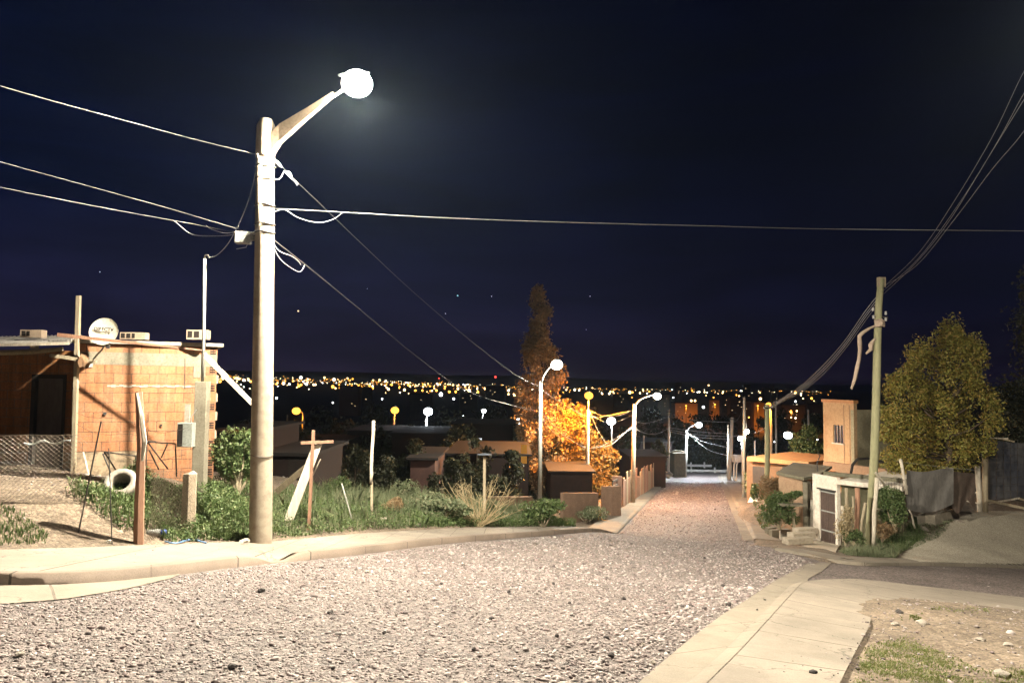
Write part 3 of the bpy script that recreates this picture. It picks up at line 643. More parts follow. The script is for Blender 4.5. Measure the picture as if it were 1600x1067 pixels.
wl = MB(); wl.wall(A, B, zb, zbeam0, .18); wl.wall(A, B, zbeam1, ztop, .18)
Rr = B + nb * 4.2; wl.wall(B - e * .18 + nb * .18, Rr - e * .18, zb, ztop, .18) if False else None
wl.hexa([Vector((p.x, p.y, z)) for z in (zb, ztop) for p in (B - e * .18 + nb * .18, B + nb * .18, B + nb * 4.2, B - e * .18 + nb * 4.2)])
wl.hexa([Vector((p.x, p.y, z)) for z in (zb, ztop) for p in (A + nb * .18, A + e * .18 + nb * .18, A + e * .18 + nb * 4.2, A + nb * 4.2)])
wall = wl.build('wall', M_brick, H)
MB().wall(A - nb * .004, B - nb * .004, zbeam0, zbeam1, .19).build('ring_beam', M_beam, H)
C0 = A - e * .12 - nb * .1; C1 = B + e * .12 - nb * .1
b = MB(); b.hexa([Vector((p.x, p.y, z)) for z in (ztop, ztop + .075) for p in (C0, C1, C1 + nb * 4.6, C0 + nb * 4.6)]); b.build('roof_slab', M_slab, H, bevel=.01)
# concrete column and toothed brick ends at the right corner
q0 = onwall(303, 560, A, B); q1 = onwall(322, 560, A, B)
MB().wall(q0 - nb * .012, q1 - nb * .012, onwall(310, 590, A, B).z, zbeam0 - .002, .1).build('column', M_beam, H)
# hollow brick ends at the corner: every second course shows its cells as dark plates
for i in range(16):
    z = ztop - .1 - i * .2
    if i in (1,): continue
    if i % 2 == 0 or i > 9:
        c = B - e * .085 - nb * .008; hb = MB()
        for r_ in (-1, 0, 1):
            hb.wall(c + e * -.06, c + e * .06, z + r_ * .052 - .015, z + r_ * .052 + .015, .004)
            if r_ < 1: hb.wall(c + e * -.004 - nb * .001, c + e * .004 - nb * .001, z + r_ * .052 + .015, z + r_ * .052 + .037, .004)
        hb.build('cell_shade_plates', M_hole, H)  # near black plates stand in for the shade inside the cells
    else:
        c = B + e * .002; bb = MB(); bb.wall(c, c + e * .035, z - .09, z + .09, .17); bb.build('toothing_brick', M_block, H)
# wires stains: mortar smear line
zz = onwall(200, 603, A, B).z
b = MB()
for i in range(26):
    u0 = .55 + i * .075; b.wall(A + e * u0 - nb * .012, A + e * (u0 + .08) - nb * .012, zz - .02 - .012 * math.sin(i * 1.7), zz + .016 + .01 * math.sin(i * 2.3), .02)
b.build('mortar_smear', M_slab, H)
for (px, py, s_) in ((164, 646, .06), (252, 664, .04)):
    c = onwall(px, py, A, B, .02); MB().box(c, (s_, .05, s_), math.atan2(e.y, e.x)).build('wall_socket', M_dark, H)
# scorched plaster dado low on the wall
za = onwall(160, 706, A, B).z
b = MB(); b.wall(A + e * .02 - nb * .022, A + e * 1.28 - nb * .022, zb, za, .02); b.build('plaster_dado', M_plaster, H)
# porch to the left: back wall with door, roof of corrugated sheet on a beam
PA = P(-120, 600, 16.9); PB = A + nb * 1.9
d0 = onwall(50, 600, PA, PB); d1 = onwall(104, 600, PA, PB); zd1 = onwall(75, 585, PA, PB).z
La = (Vector((d0.x - PA.x, d0.y - PA.y))).length; Lb = (Vector((d1.x - PA.x, d1.y - PA.y))).length
b = MB(); b.wallo(PA, PB, zb, ztop - .1, .18, [(La, Lb, zb, zd1)]); b.build('porch_wall', M_brickd, H)
M_door = pm('weathered_door', (.17, .14, .12), (.13, .105, .09), 2, .7, .4, 30, stretch=(1, 1, .3))
pe = (PB - PA); pe.z = 0; pe.normalize(); pn = Vector((-pe.y, pe.x, 0))
dr = MB(); dr.wall(d0 + pn * .09, d1 + pn * .09, zb, zd1, .05).build('door', M_door, H)
fr = MB(); fr.wall(d0 - pn * .02, d0 + pe * .09 - pn * .02, zb, zd1 + .0, .12); fr.wall(d1 - pe * .07 - pn * .02, d1 - pn * .02, zb, zd1, .12); fr.wall(d0 + pe * .09 - pn * .02, d1 - pe * .07 - pn * .02, zd1 - .09, zd1, .12)
fr.build('door_frame', M_dark, H)
# return wall of the porch
b = MB(); b.hexa([Vector((p.x, p.y, z)) for z in (zb, ztop - .02) for p in (A - e * .004 + nb * .02, A - e * .001 + nb * .02, A - e * .001 + nb * 1.9, A - e * .004 + nb * 1.9)]); b.build('porch_side', M_brickd, H)
z0 = P(0, 538, 14.4).z; sA = P(-140, 541, 14.4); sB = P(108, 535, 14.4); n = 120; V = []; Fq = []
for i in range(n):
    t_ = i / (n - 1); p = sA.lerp(sB, t_); dz = .022 * math.sin(i * math.pi * .55)
    for k_ in (0, 1): V.append(p + Vector((0, 0, dz)) + (nb * 2.9 + Vector((0, 0, .30))) * k_)
b = MB(); b.add(V + [v - Vector((0, 0, .018)) for v in V], [(2 * i, 2 * i + 2, 2 * i + 3, 2 * i + 1) for i in range(n - 1)] + [(2 * n + 2 * i, 2 * n + 2 * i + 1, 2 * n + 2 * i + 3, 2 * n + 2 * i + 2) for i in range(n - 1)] + [(2 * i, 2 * n + 2 * i, 2 * n + 2 * i + 2, 2 * i + 2) for i in range(n - 1)])
b.build('porch_roof_sheet', M_zinc, H)
MB().bar(sA - Vector((0, 0, .02)) - nb * .01, sB - Vector((0, 0, .02)) - nb * .01, .02, .055).build('roof_edge_strip', M_woodw, H)
MB().tube([P(-140, 556, 14.7), P(0, 551, 14.7), P(60, 549, 14.7), P(98, 545, 14.7)], [.055, .055, .05, .04], 8).build('porch_beam', M_wood, H)
MB().bar(P(50, 541, 14.6), P(58, 541, 14.6), .12, .1).build('beam_block', M_wood, H)
# sheet of curtain and clutter in the porch under the wire fence
# ---------------------------------------------------------------- blocks on the roof
def hollow_block(label, px0, px1, py0, py1, D, cells):
    a = P(px0, py1, D); c = P(px1, py1, D); zt = P(px0, py0, D).z; t = thing('hollow_brick', label, 'brick', a, 'hollow bricks lying on the roof edge')
    w_ = (c - a).length; b = MB(); b.wall(a, c, a.z, zt, .2); b.build('brick_body', M_block, t)
    h_ = zt - a.z
    for (u0, u1) in cells:
        b = MB(); b.wall(a + (c - a) * u0 - Vector((0, .004, 0)), a + (c - a) * u1 - Vector((0, .004, 0)), a.z + h_ * .18, zt - h_ * .15, .01); b.build('cell_shade_plate', M_hole, t)  # dark plate on the face for the shade inside the brick
hollow_block('hollow brick on the porch roof, leftmost of those lying on the roof', 31, 64, 515, 527, 15.4, [(.08, .26), (.3, .46)])
hollow_block('hollow brick on the slab right beside the satellite dish', 187, 226, 519, 530, 15.6, [(.04, .2), (.26, .42), (.48, .6)])
hollow_block('upright pair of hollow bricks on the slab behind the metal mast', 291, 323, 515, 530, 15.6, [(.06, .28), (.36, .62)])
# ---------------------------------------------------------------- satellite dish
dc = P(164, 519, 14.7); t = thing('satellite_dish', 'round pale satellite dish with dark lettering fixed above the house wall', 'satellite dish', onwall(150, 572, A, B, .1))
ax = Vector((.12, -1, .16)).normalized(); R_ = .268
prof = [(R_ * r_, .06 * r_ * r_) for r_ in (0.02, .3, .6, .85, 1)] + [(R_ * 1.02, .066), (R_ * 1.0, .05), (R_ * .6, .005), (.02, -.02)]
b = MB(); b.lathe(dc, prof, 36, ax); dish = b.build('dish', pm('dish_paint', (.62, .58, .48), (.56, .52, .42), 5, .5, .05, 30), t, True)
MB().tube([onwall(140, 568, A, B, .05), onwall(143, 564, A, B, .16), P(158, 548, 14.78), P(166, 535, 14.78)], .017, 8).build('mast', M_grey, t, True)
MB().tube([dc - ax * .02 + Vector((0, 0, -.22)), P(170, 541, 14.45), P(171, 536, 14.3)], .012, 6).build('feed_arm', M_dark, t)
MB().box(P(169, 541, 14.35), (.05, .05, .09)).build('feed_horn', M_dark, t)
MB().box(onwall(140, 568, A, B, .02), (.12, .03, .15), math.atan2(e.y, e.x)).build('bracket', M_grey, t)
def text(s, size, c, right, up, mat, parent, name='lettering', ext=.002, bold=False):
    cu = bpy.data.curves.new('t', 'FONT'); cu.body = s; cu.size = size; cu.align_x = 'CENTER'; cu.align_y = 'CENTER'; cu.extrude = ext; cu.offset = .0035
    o = bpy.data.objects.new('t', cu); COL.objects.link(o); bpy.context.view_layer.update()
    me = bpy.data.meshes.new_from_object(o.evaluated_get(bpy.context.evaluated_depsgraph_get())); bpy.data.objects.remove(o); me.name = name; me.materials.clear(); me.materials.append(mat)
    r = Vector(right).normalized(); u = Vector(up); u = (u - r * u.dot(r)).normalized(); n = r.cross(u); Mx = Matrix((r, u, n)).transposed().to_4x4(); Mx.translation = Vector(c) - Vector(parent.location)
    me.transform(Mx); o = bpy.data.objects.new(name, me); COL.objects.link(o); o.parent = parent; return o
rt = Vector((0, 0, 1)).cross(-ax) * -1; rt = Vector((1, .12, -.04)).normalized()
M_letter = pm('letter_paint', (.03, .03, .035), (.03, .03, .035), 4, .6, 0, 10)
text('DIRECTV', .092, dc + ax * .068 + Vector((.0, 0, .04)), rt, (0, 0, 1), M_letter, t)
# ---------------------------------------------------------------- posts, planks, mast
def plank(name, label, cat, p, q, w, h, mat, group=None, seg=1, jit=0.0, taper=1.0, up=(0, 0, 1)):
    p = Vector(p); q = Vector(q); lo = p if p.z < q.z else q; b = MB()
    if w <= h * 1.2 and seg > 1:
        pts = [p.lerp(q, i / seg) + Vector((random.uniform(-jit, jit), random.uniform(-jit, jit), 0)) for i in range(seg + 1)]
        b.tube(pts, [w / 2 * (1 - (1 - taper) * i / seg) * random.uniform(.92, 1.08) for i in range(seg + 1)], 9)
        o = b.build(name, mat, smooth=True, loc=lo)
    else:
        b.bar(p, q, w, h, up=up, w2=w * taper); o = b.build(name, mat, loc=lo, bevel=.004)
    return tag(o, label, cat, group)
pq = P(117, 600, 14.75)
plank('timber_post', 'square timber post at the house corner, rising above the porch roof', 'post', P(123, 462, 14.7), P(117, 700, 14.7) - Vector((0, 0, .9)), .075, .075, M_wood)
plank('timber_beam', 'long reddish plank laid across in front of the dish, from porch to mast', 'plank', P(90, 523, 14.4), P(322, 548, 14.5), .05, .075, M_woodr, taper=.4)
plank('timber_board', 'short brown board nailed across the corner post under the porch roof', 'plank', P(78, 555, 14.55), P(150, 566, 14.6), .04, .07, M_wood)
o = MB(); o.rock(P(132, 566, 14.62), .13, sq=1.3, seed=5); 
tag(o.build('wrapped_bundle', pm('brown_cloth', (.22, .13, .07), (.14, .08, .045), 9, .95, .8, 30)), 'brown rolled bundle tied to the corner post below the dish', 'bundle')
plank('brace_board', 'pale board sloping down from the mast towards the big lamp post', 'plank', P(318, 553, 14.3), P(395, 631, 14.4), .05, .09, M_woodw)
# pillar with meter box and mast
mb_ = P(318, 596, 14.1); mp_ = Vector((mb_.x, mb_.y, float(G(mb_.x, mb_.y))))
t = thing('meter_pillar', 'grey concrete pillar carrying a metal mast and an electricity meter box', 'utility pillar', mp_)
pz = P(312, 596, 14.1).z; pl_ = P(304, 600, 14.1); pr_ = P(323, 600, 14.1)
MB().wall((pl_.x, pl_.y), (pr_.x, pr_.y), mp_.z - .3, pz, .2).build('pillar', M_beam, t, bevel=.01)
MB().wall((P(312, 0, 14.08).x, 14.085), (P(320, 0, 14.08).x, 14.085), P(0, 668, 14.08).z, P(0, 628, 14.08).z, .02).build('junction_panel', M_slab, t)
MB().tube([P(316, 600, 14.15), P(319, 500, 14.1), P(320, 404, 14.1)], .03, 10).build('mast', M_steelw, t, True)
MB().tube([P(320, 404, 14.1), P(321, 399, 14.1), P(325, 399, 14.1), P(327, 403, 14.1)], .022, 8).build('mast_hook', M_dark, t, True)
MB().wall((P(302, 0, 13.95).x, 13.94), (P(325, 0, 13.95).x, 13.94), P(0, 695, 13.95).z, P(0, 657, 13.95).z, .16).build('meter_box', pm('meter_box_paint', (.34, .36, .33), (.28, .3, .27), 6, .5, .2, 30), t, bevel=.008)
MB().wall((P(303, 0, 13.93).x, 13.93), (P(310, 0, 13.93).x, 13.93), P(0, 693, 13.93).z, P(0, 659, 13.93).z, .008).build('meter_window', M_hole, t)
b = MB(); b.tube([P(307, 640, 14.0), P(299, 651, 14.0), P(298, 672, 14.05)], .012, 6); b.build('loose_cable', M_grey, t)
# rebar sticking out above the pillar
plank('rebar_rod', 'rusty rod beside the meter pillar standing against the ring beam', 'rod', P(289, 560, 14.8), P(289, 600, 14.8) - Vector((0, 0, .1)), .014, .014, M_dark, 'rods by the meter pillar')
# broken brick pier between wooden post and meter pillar
bp = on(294, 826); t = thing('concrete_fence_post', 'thick broken concrete post rising from the weeds below the meter box', 'post', bp)
b = MB(); b.tube([bp - Vector((0, 0, .3)), bp, P(297, 740, bp.y), P(296, 738, bp.y)], [.125, .122, .115, .08], 6); b.build('post_body', pm('rough_concrete', (.40, .33, .25), (.30, .24, .17), 7, .95, 1, 40), t)
def P2(px, py, D): return P(px, py, D)
wp = on(217, 850); 
b = MB(); b.tube([wp - Vector((0, 0, .25)), P(218, 780, wp.y), P(221, 700, wp.y), P(217, 612, wp.y)], [.075, .07, .062, .055], 6); ws = b.build('wooden_fence_post', M_woodr, smooth=False)
tag(ws, 'crooked reddish wooden post at the edge of the pavement, in front of the brick wall', 'post')
b = MB(); b.tube([P(222, 720, wp.y - .09), P(226, 690, wp.y - .09), P(221, 650, wp.y - .09), P(214, 614, wp.y - .05)], [.02, .035, .03, .02], 5); tag(b.build('split_stick', M_woodw), 'pale split stick tied along the upper half of the crooked wooden post', 'stick')
for (lab, a_, b_, dy, r_) in (('long dark leaning rod stuck in the earth mound left of the crooked post', (158, 658), (121, 831), 0, .011), ('thin dark rod between the leaning rod and the crooked post', (170, 700), (176, 850), 0, .008)):
    q = on(*b_); tag(MB().tube([q - Vector((0, 0, .1)), P(a_[0], a_[1], q.y)], r_, 6).build('iron_rod', M_dark), lab, 'rod')
tag(MB().rock(on(170, 848) + Vector((0, 0, .02)), .05, seed=3).build('stone', M_slab), 'pale stone at the foot of the thin rod', 'stone')
# ---------------------------------------------------------------- chain link fence
M_wire = pm('fence_wire', (.15, .12, .09), (.09, .065, .05), 8, .5, .1, 30, .4)
def chain(name, label, pts, h0, h1, step=.075, r=.0028, lean=0.0, group=None):
    """pts: foot line in world; wires woven along both diagonals, sagging"""
    L = np.array([[p[0], p[1]] for p in pts]); L, s = resample(L, 80); T = s[-1]
    def pos(u, v):
        x = np.interp(u, s, L[:, 0]); y = np.interp(u, s, L[:, 1]); w_ = .03 * math.sin(u * 3.1 + v * 2) + .02 * math.sin(u * 7 + 1); z = float(G(x, y)); hh = h0 + (h1 - h0) * u / T
        return Vector((x, y + w_ + lean * v, z + .03 + v * hh - .03 * math.sin(u * 2.3) * v))
    t = thing(name, label, 'fence', pos(0, 0) - Vector((0, 0, .03)), group); b = MB(); Hh = max(h0, h1); n_ = int((T + Hh) / step)
    for sg in (1, -1):
        for i in range(n_):
            u0 = -Hh + i * step; pl = []
            for k_ in range(9):
                v = k_ / 8; u = u0 + v * Hh if sg > 0 else u0 + Hh - v * Hh
                if 0 <= u <= T: pl.append(pos(u, v))
            if len(pl) > 1: b.tube(pl, r, 3)
    b.build('wire_mesh', M_wire, t); b = MB(); b.tube([pos(u, 1) for u in np.linspace(0, T, 14)], .004, 4); b.build('top_wire', M_wire, t); return t
f0 = on(-60, 775); f1 = on(120, 772); chain('chain_link_fence', 'sagging chain link fence in front of the dark porch', [(f0.x, f0.y - .6), (f1.x - .1, f1.y - .5), (f1.x + .25, f1.y - .2)], 1.02, .95, .065, .0026)
f2 = Vector((wp.x, wp.y, 0)); f3 = Vector((bp.x, bp.y, 0)); chain('chain_link_fence', 'chain link fence piece strung between the crooked wooden post and the broken concrete post', [(f2.x + .05, f2.y + .05), ((f2.x + f3.x) / 2, (f2.y + f3.y) / 2 + .12), (f3.x + .12, f3.y - .15)], 1.05, .98, .065, .003)
# barbed strands
for i, (py0, py1) in enumerate(((662, 690), (640, 672), (700, 716))):
    pts = [P(120 + 17 * k_, py0 + (py1 - py0) * k_ / 10 + 6 * math.sin(k_ * .9 + i) + 8 * math.sin(k_ * .31), 14.3 - .05 * k_) for k_ in range(11)]
    tag(MB().tube(pts, .0045, 4).build('fence_strand', M_wire), ['middle', 'uppermost', 'lowest'][i] + ' of three loose wire strands hanging before the brick wall', 'wire')
# ---------------------------------------------------------------- clutter in the yard
td = on(172, 775) + Vector((0, .3, .18)); b = MB(); axx = Vector((.15, -.8, .6)).normalized()
t = thing('washing_drum', 'old white metal drum lying on its side in the weeds by the wall', 'drum', on(172, 778) + Vector((0, .3, 0)))
M_enam = pm('white_enamel', (.34, .31, .27), (.24, .21, .18), 5, .4, .2, 30)
b.lathe(td, [(.16, -.42), (.25, -.4), (.26, -.02), (.245, .02), (.16, .03), (.15, .0), (.15, -.3), (.01, -.31)], 28, axx); b.build('drum_body', M_enam, t, True)
MB().lathe(td, [(.148, -.29), (.02, -.285), (.001, -.28)], 20, axx).build('drum_inside', M_hole, t)
def frame(name, label, cat, segs, D, r, mat):
    pts = [(P(a, b_, D + dd), P(c, d_, D + de)) for (a, b_, dd, c, d_, de) in segs]; lo = min((q for p in pts for q in p), key=lambda v: v.z); o = MB()
    for p, q in pts: o.tube([p, q], r, 6)
    return tag(o.build(name, mat, loc=lo), label, cat)
frame('chair_frame', 'rusty bare metal chair frame leaning by the wall above the white drum', 'chair frame', [(161, 709, 0, 176, 746, 0), (163, 706, 0, 212, 712, .1), (176, 746, 0, 195, 748, 0), (163, 706, 0, 190, 748, .3), (195, 748, 0, 212, 738, .2), (161, 709, 0, 170, 708, .3), (212, 712, .1, 216, 745, .2)], 14.3, .014, M_dark)
frame('table_frame', 'bare metal table frame standing between the crooked post and the concrete post', 'table frame', [(229, 690, 0, 274, 693, 0), (229, 690, 0, 228, 730, 0), (262, 693, .1, 252, 715, .2), (231, 691, 0, 262, 732, .4), (274, 693, 0, 276, 745, 0), (233, 703, 0, 248, 733, .3)], 14.2, .014, M_dark)
plank('leaning_stick', 'pale stick leaning on the wall left of the white drum', 'stick', P(130, 706, 14.6), P(143, 761, 14.3), .03, .03, M_woodw)
# bottle and hose
bo = on(243, 838) + Vector((0, 0, .05)); t = thing('plastic_bottle', 'clear plastic bottle with blue cap lying beside the crooked wooden post', 'bottle', bo - Vector((0, 0, .05)))
M_pet = pm('clear_plastic', (.55, .56, .55), (.5, .52, .5), 6, .2, .1, 30)
MB().lathe(bo - Vector((.14, 0, 0)), [(.02, 0), (.055, .02), (.05, .1), (.055, .17), (.02, .23)], 14, (1, .15, .05)).build('bottle_body', M_pet, t, True)
MB().lathe(bo + Vector((.075, .03, .01)), [(.035, 0), (.04, .01), (.04, .06), (.03, .07)], 14, (1, .15, .05)).build('cap', pm('blue_plastic', (.03, .07, .38), (.03, .06, .3), 6, .4, .1, 30), t, True)
hs = [on(258 + 8 * k_, 848 + 3 * math.sin(k_ * .9)) + Vector((0, 0, .025)) for k_ in range(9)]
tag(MB().tube(hs, .012, 8).build('hose', pm('blue_hose', (.12, .25, .45), (.1, .2, .38), 6, .4, .1, 30), smooth=True), 'short length of pale blue hose lying at the pavement edge', 'hose')
# low curtain sheet in the porch
cs0 = P(30, 695, 15.6); tag(MB().tube([P(38 + 8 * k_, 692 + 3 * math.sin(k_ * 1.3) - k_ * .2, 14.9) for k_ in range(10)], [.02 + .012 * math.sin(k_ * 2.1) for k_ in range(10)], 6).build('rolled_plastic_sheet', M_pet), 'crumpled pale sheet hung along the top of the porch fence', 'sheet')
# ---------------------------------------------------------------- vacant lot: boards, posts, rocks
q = on(403, 0) if False else None
def stand(px, py, up=0.0): return on(px, py) + Vector((0, 0, up))
b1 = on(446, 822); plank('white_board', 'long white weathered board leaning over in the vacant lot', 'board', P(497, 692, b1.y + .15), b1 - Vector((0, 0, .05)), .17, .035, M_woodw, up=(0, 1, 0))
b2 = on(425, 778) if False else P(432, 768, b1.y + .9); plank('grey_board', 'grey board propped behind the long white board', 'board', P(484, 725, b1.y + .5), b2, .12, .03, M_wood, up=(0, 1, 0))
b3 = on(482, 828); plank('rusty_post', 'rust red square post standing upright behind the leaning white board', 'post', P(490, 672, b3.y), b3 - Vector((0, 0, .2)), .055, .055, M_woodr)
plank('cross_board', 'thin orange brown board nailed level across the rusty post', 'board', P(470, 692, b3.y - .05), P(521, 690, b3.y + .05), .03, .055, M_woodr)
plank('thin_stake', 'thin pale stick leaning on the right of the white board', 'stick', P(501, 717, b1.y + .2), P(484, 752, b1.y + .25), .02, .02, M_woodw)
b4 = on(581, 812); plank('white_post', 'slim white post rising alone from the weeds of the vacant lot', 'post', P(584, 657, b4.y), P(580, 755, b4.y), .075, .07, M_woodw, seg=7, jit=.012)
plank('dark_post_stub', 'dark lower pole below the slim white post', 'post', P(581, 752, b4.y + .02), b4 - Vector((0, 0, .1)), .05, .05, M_wood)
b5 = on(553, 818); plank('metal_pipe', 'thin grey pipe leaning left in the weeds between two posts', 'pipe', P(534, 755, b5.y + .1), b5 - Vector((0, 0, .05)), .03, .028, M_steelw, seg=3)
b6 = on(757, 815); t = thing('garden_lamp', 'wooden stake with a flat dark lamp shade on top, right of the dry bush', 'garden lamp', b6)
MB().tube([b6 - Vector((0, 0, .2)), P(757, 712, b6.y)], .045, 8).build('stake', M_wood, t)
MB().lathe(P(757, 711, b6.y), [(.14, 0), (.22, .02), (.06, .05), (.01, .06)], 14).build('lamp_shade', pm('blue_grey_metal', (.16, .19, .24), (.11, .13, .17), 5, .5, .2, 30), t)
# rocks in the lot
for i, (px, py, r_, lab) in enumerate([(592, 792, .26, 'broad pale rock in the middle of the vacant lot'), (548, 775, .2, 'flat rock behind the thin leaning pipe'), (580, 768, .16, 'small boulder at the foot of the slim white post'), (520, 778, .12, 'pale rock between the rusty post and the pipe'), (598, 815, .17, 'sharp pale rock right of the dark post stub'), (614, 782, .2, 'grey rock behind the dry brown weeds'), (650, 822, .1, 'small white stone at the pavement edge of the lot'), (735, 812, .15, 'pale stone lying below the dry bush'), (893, 821, .17, 'white flat stone near the tip of the left pavement'), (455, 775, .2, 'pale rock behind the leaning boards'), (703, 829, .05, 'crumpled white scrap of stone beside the pavement'), (383, 847, .1, 'crumbled concrete lump at the foot of the big lamp post')]):
    c = on(px, py); tag(MB().rock(c + Vector((0, 0, r_ * .15)), r_, seed=i + 20, sq=.62).build('rock', M_slab if i in (6, 8) else pm('field_rock', (.36, .32, .26), (.25, .22, .18), 6, .95, 1, 20)), lab, 'rock')
# darker loose stones in the road
DS = [(408, 926, .05, 1), (690, 914, .035, 1), (516, 960, .05, 1), (975, 938, .065, 1), (1138, 947, .055, 1), (865, 914, .04, 1), (795, 927, .035, 1), (574, 895, .05, 0), (1101, 873, .05, 1), (1130, 917, .05, 1), (768, 969, .035, 1), (893, 964, .035, 1), (948, 999, .04, 1), (1195, 939, .03, 1), (1211, 905, .04, 1), (955, 1028, .05, 1), (890, 944, .03, 1), (31, 1027, .04, 0), (600, 992, .035, 1), (1183, 955, .025, 1), (1005, 1010, .03, 0), (1020, 1040, .045, 0), (870, 997, .03, 1), (740, 1018, .035, 1), (520, 1048, .03, 1), (363, 1046, .04, 1)]
Md = pm('dark_stone', (.05, .042, .04), (.035, .03, .028), 12, .8, .6, 60); Ml = pm('pale_stone', (.30, .27, .23), (.22, .19, .16), 12, .85, .6, 60)
for i, (px, py, r_, dk) in enumerate(DS):
    r_ *= .72
    c = hit(px, py, Gp); c = c + Vector((0, 0, .02 + r_ * .2)); o = MB().rock(c, r_, seed=60 + i, sq=.7).build('loose_stone', Md if dk else Ml)
    tag(o, 'dark fist sized stone lying loose on the gravel road' if dk else 'pale fist sized stone lying loose on the gravel road', 'stone', 'dark loose stones on the road' if dk else 'pale loose stones on the road')
for i, (px, py, r_, lab) in enumerate([(1405, 957, .055, 'dark pebble nearest the bend of the right pavement'), (1399, 976, .05, 'pale pointed stone on the dirt right of the pavement'), (1440, 974, .07, 'long grey stone on the dirt by the grass patch'), (1565, 1055, .09, 'big rounded stone in the grass at the bottom right'), (1532, 1001, .05, 'brown stone on the dirt above the grass'), (1575, 1008, .06, 'pale stone near the right edge of the dirt'), (1270, 1051, .035, 'small dark stone lying on the near pavement')]):
    tag(MB().rock(on(px, py) + Vector((0, 0, .01)), r_, seed=90 + i).build('stone', Md if 'dark' in lab else Ml), lab, 'stone')
# ---------------------------------------------------------------- vegetation
L_weed = leafmat('weed_leaves', [(.05, .09, .025), (.08, .125, .035), (.12, .165, .06), (.055, .10, .035), (.17, .19, .085)])
L_grey = leafmat('grey_weed_leaves', [(.12, .15, .08), (.17, .19, .11), (.09, .13, .06), (.22, .21, .13)])
L_dry = leafmat('dry_stems', [(.35, .28, .16), (.26, .2, .11), (.42, .35, .22)], .8, 0)
L_brown = leafmat('brown_weed', [(.25, .16, .08), (.18, .12, .06), (.3, .21, .12)])
def region(poly, n, y0, y1, x0=-14, x1=24, fn=G):
    X = rng.uniform(x0, x1, n); Y = rng.uniform(y0, y1, n); px, py = proj(X, Y, fn(X, Y)); k = inpoly(px, py, poly); return X[k], Y[k]
def weeds(name, poly, n, y0, y1, hmax, mat, size, label=None, seed=1.0, hmin=.05, x0=-14, x1=24, bl=0, blh=.3, blmat=None, sc=.45, thin=False):
    X, Y = region(poly, n, y0, y1, x0, x1)
    if thin:
        dn = .5 + .6 * noise2(X + 3, Y, .35) + .3 + .35 * noise2(X, Y + 7, .11); kk = rng.uniform(0, 1, len(X)) < dn * np.clip(segdist(*proj(X, Y, G(X, Y)), np.array(poly + poly[:1], float)) / 14, .05, 1); X, Y = X[kk], Y[kk]
    Hh = hmin + (hmax - hmin) * np.clip(.5 + .9 * noise2(X + seed, Y - seed, sc), 0, 1)
    v = rng.uniform(0, 1, len(X)) ** .8
    C = np.stack([X, Y, G(X, Y) + v * Hh], -1); o = leaves(name, C, size * rng.uniform(.6, 1.3, len(X)), mat, up=.5); tag(o, kind='stuff')
    if bl:
        k = rng.integers(0, max(len(X), 1), bl); B = np.stack([X[k], Y[k], G(X[k], Y[k])], -1); o2 = blades(name + '_stems', B, blh * rng.uniform(.4, 1.2, bl) * (.4 + Hh[k] / hmax), blmat or mat, .8 if thin else .3, .003 if thin else .006); tag(o2, kind='stuff')
    return o
weeds('weeds', [(190, 830), (150, 800), (100, 770), (140, 762), (340, 765), (395, 800), (395, 845), (260, 848), (235, 835)], 110000, 10.5, 19, .42, L_weed, .05, bl=2500, x0=-10, x1=-4)
weeds('weeds', [(330, 800), (330, 770), (400, 760), (396, 842), (350, 843)], 50000, 11, 19, .5, L_weed, .05, x0=-8, x1=-4, seed=3)
weeds('grass_verge', [(-80, 850), (0, 790), (30, 800), (75, 835), (70, 850), (0, 852)], 30000, 8, 13, .07, L_weed, .02, bl=1500, blh=.06, x0=-12, x1=-5)
weeds('weeds', [(425, 843), (425, 775), (480, 765), (640, 770), (700, 800), (700, 822), (560, 830)], 150000, 11, 26, .30, L_weed, .05, bl=6000, blh=.38, blmat=L_grey, x0=-6, x1=0, seed=5)
weeds('weeds', [(520, 800), (540, 765), (640, 762), (760, 790), (900, 800), (960, 812), (940, 820), (700, 818), (600, 800)], 130000, 15, 30, .42, L_grey, .055, bl=8000, blh=.5, blmat=L_grey, x0=-5, x1=5, seed=8)
weeds('weeds', [(640, 825), (640, 800), (950, 805), (955, 822), (700, 824)], 90000, 14, 26, .3, L_weed, .06, bl=3000, x0=-3, x1=5, seed=11)
def bush(name, label, cat, base, w_, h_, n, size, mat, stems=8, group=None, stem_mat=None, flat=1.0, sd=0, up=.3):
    rg = random.Random(sd); base = Vector(base); t = thing(name, label, cat, base, group); cl = []
    for i in range(max(stems, 5)):
        a = rg.uniform(0, 6.28); r_ = rg.uniform(.1, .42) * w_; cl.append((base + Vector((math.cos(a) * r_, math.sin(a) * r_ * flat, h_ * rg.uniform(.35, .85))), rg.uniform(.16, .3) * w_))
    b = MB()
    for c, r_ in cl: b.tube([base + Vector((0, 0, -.05)), base.lerp(c, .5) + Vector((rg.uniform(-.05, .05) * w_, 0, 0)), c], [.02 * h_ + .004, .012 * h_ + .003, .003], 5)
    b.build('stems', stem_mat or M_wood, t); C = []
    for c, r_ in cl:
        m_ = int(n / len(cl)); p = rng.normal(size=(m_, 3)); p /= np.linalg.norm(p, axis=1)[:, None]; p *= (rng.uniform(.2, 1, m_) ** .5)[:, None] * r_; p[:, 2] *= h_ / w_ * 1.1; C.append(p + np.array(c))
    C = np.vstack(C); C[:, 2] = np.maximum(C[:, 2], base.z + .02); leaves('foliage', C, size * rng.uniform(.6, 1.3, len(C)), mat, t, up=up); return t
bush('weed_bush', 'bright green bushy weed at the foot of the pole left of the poplar', 'bush', on(848, 824), 1.5, .8, 2600, .09, L_weed, 9, sd=1)
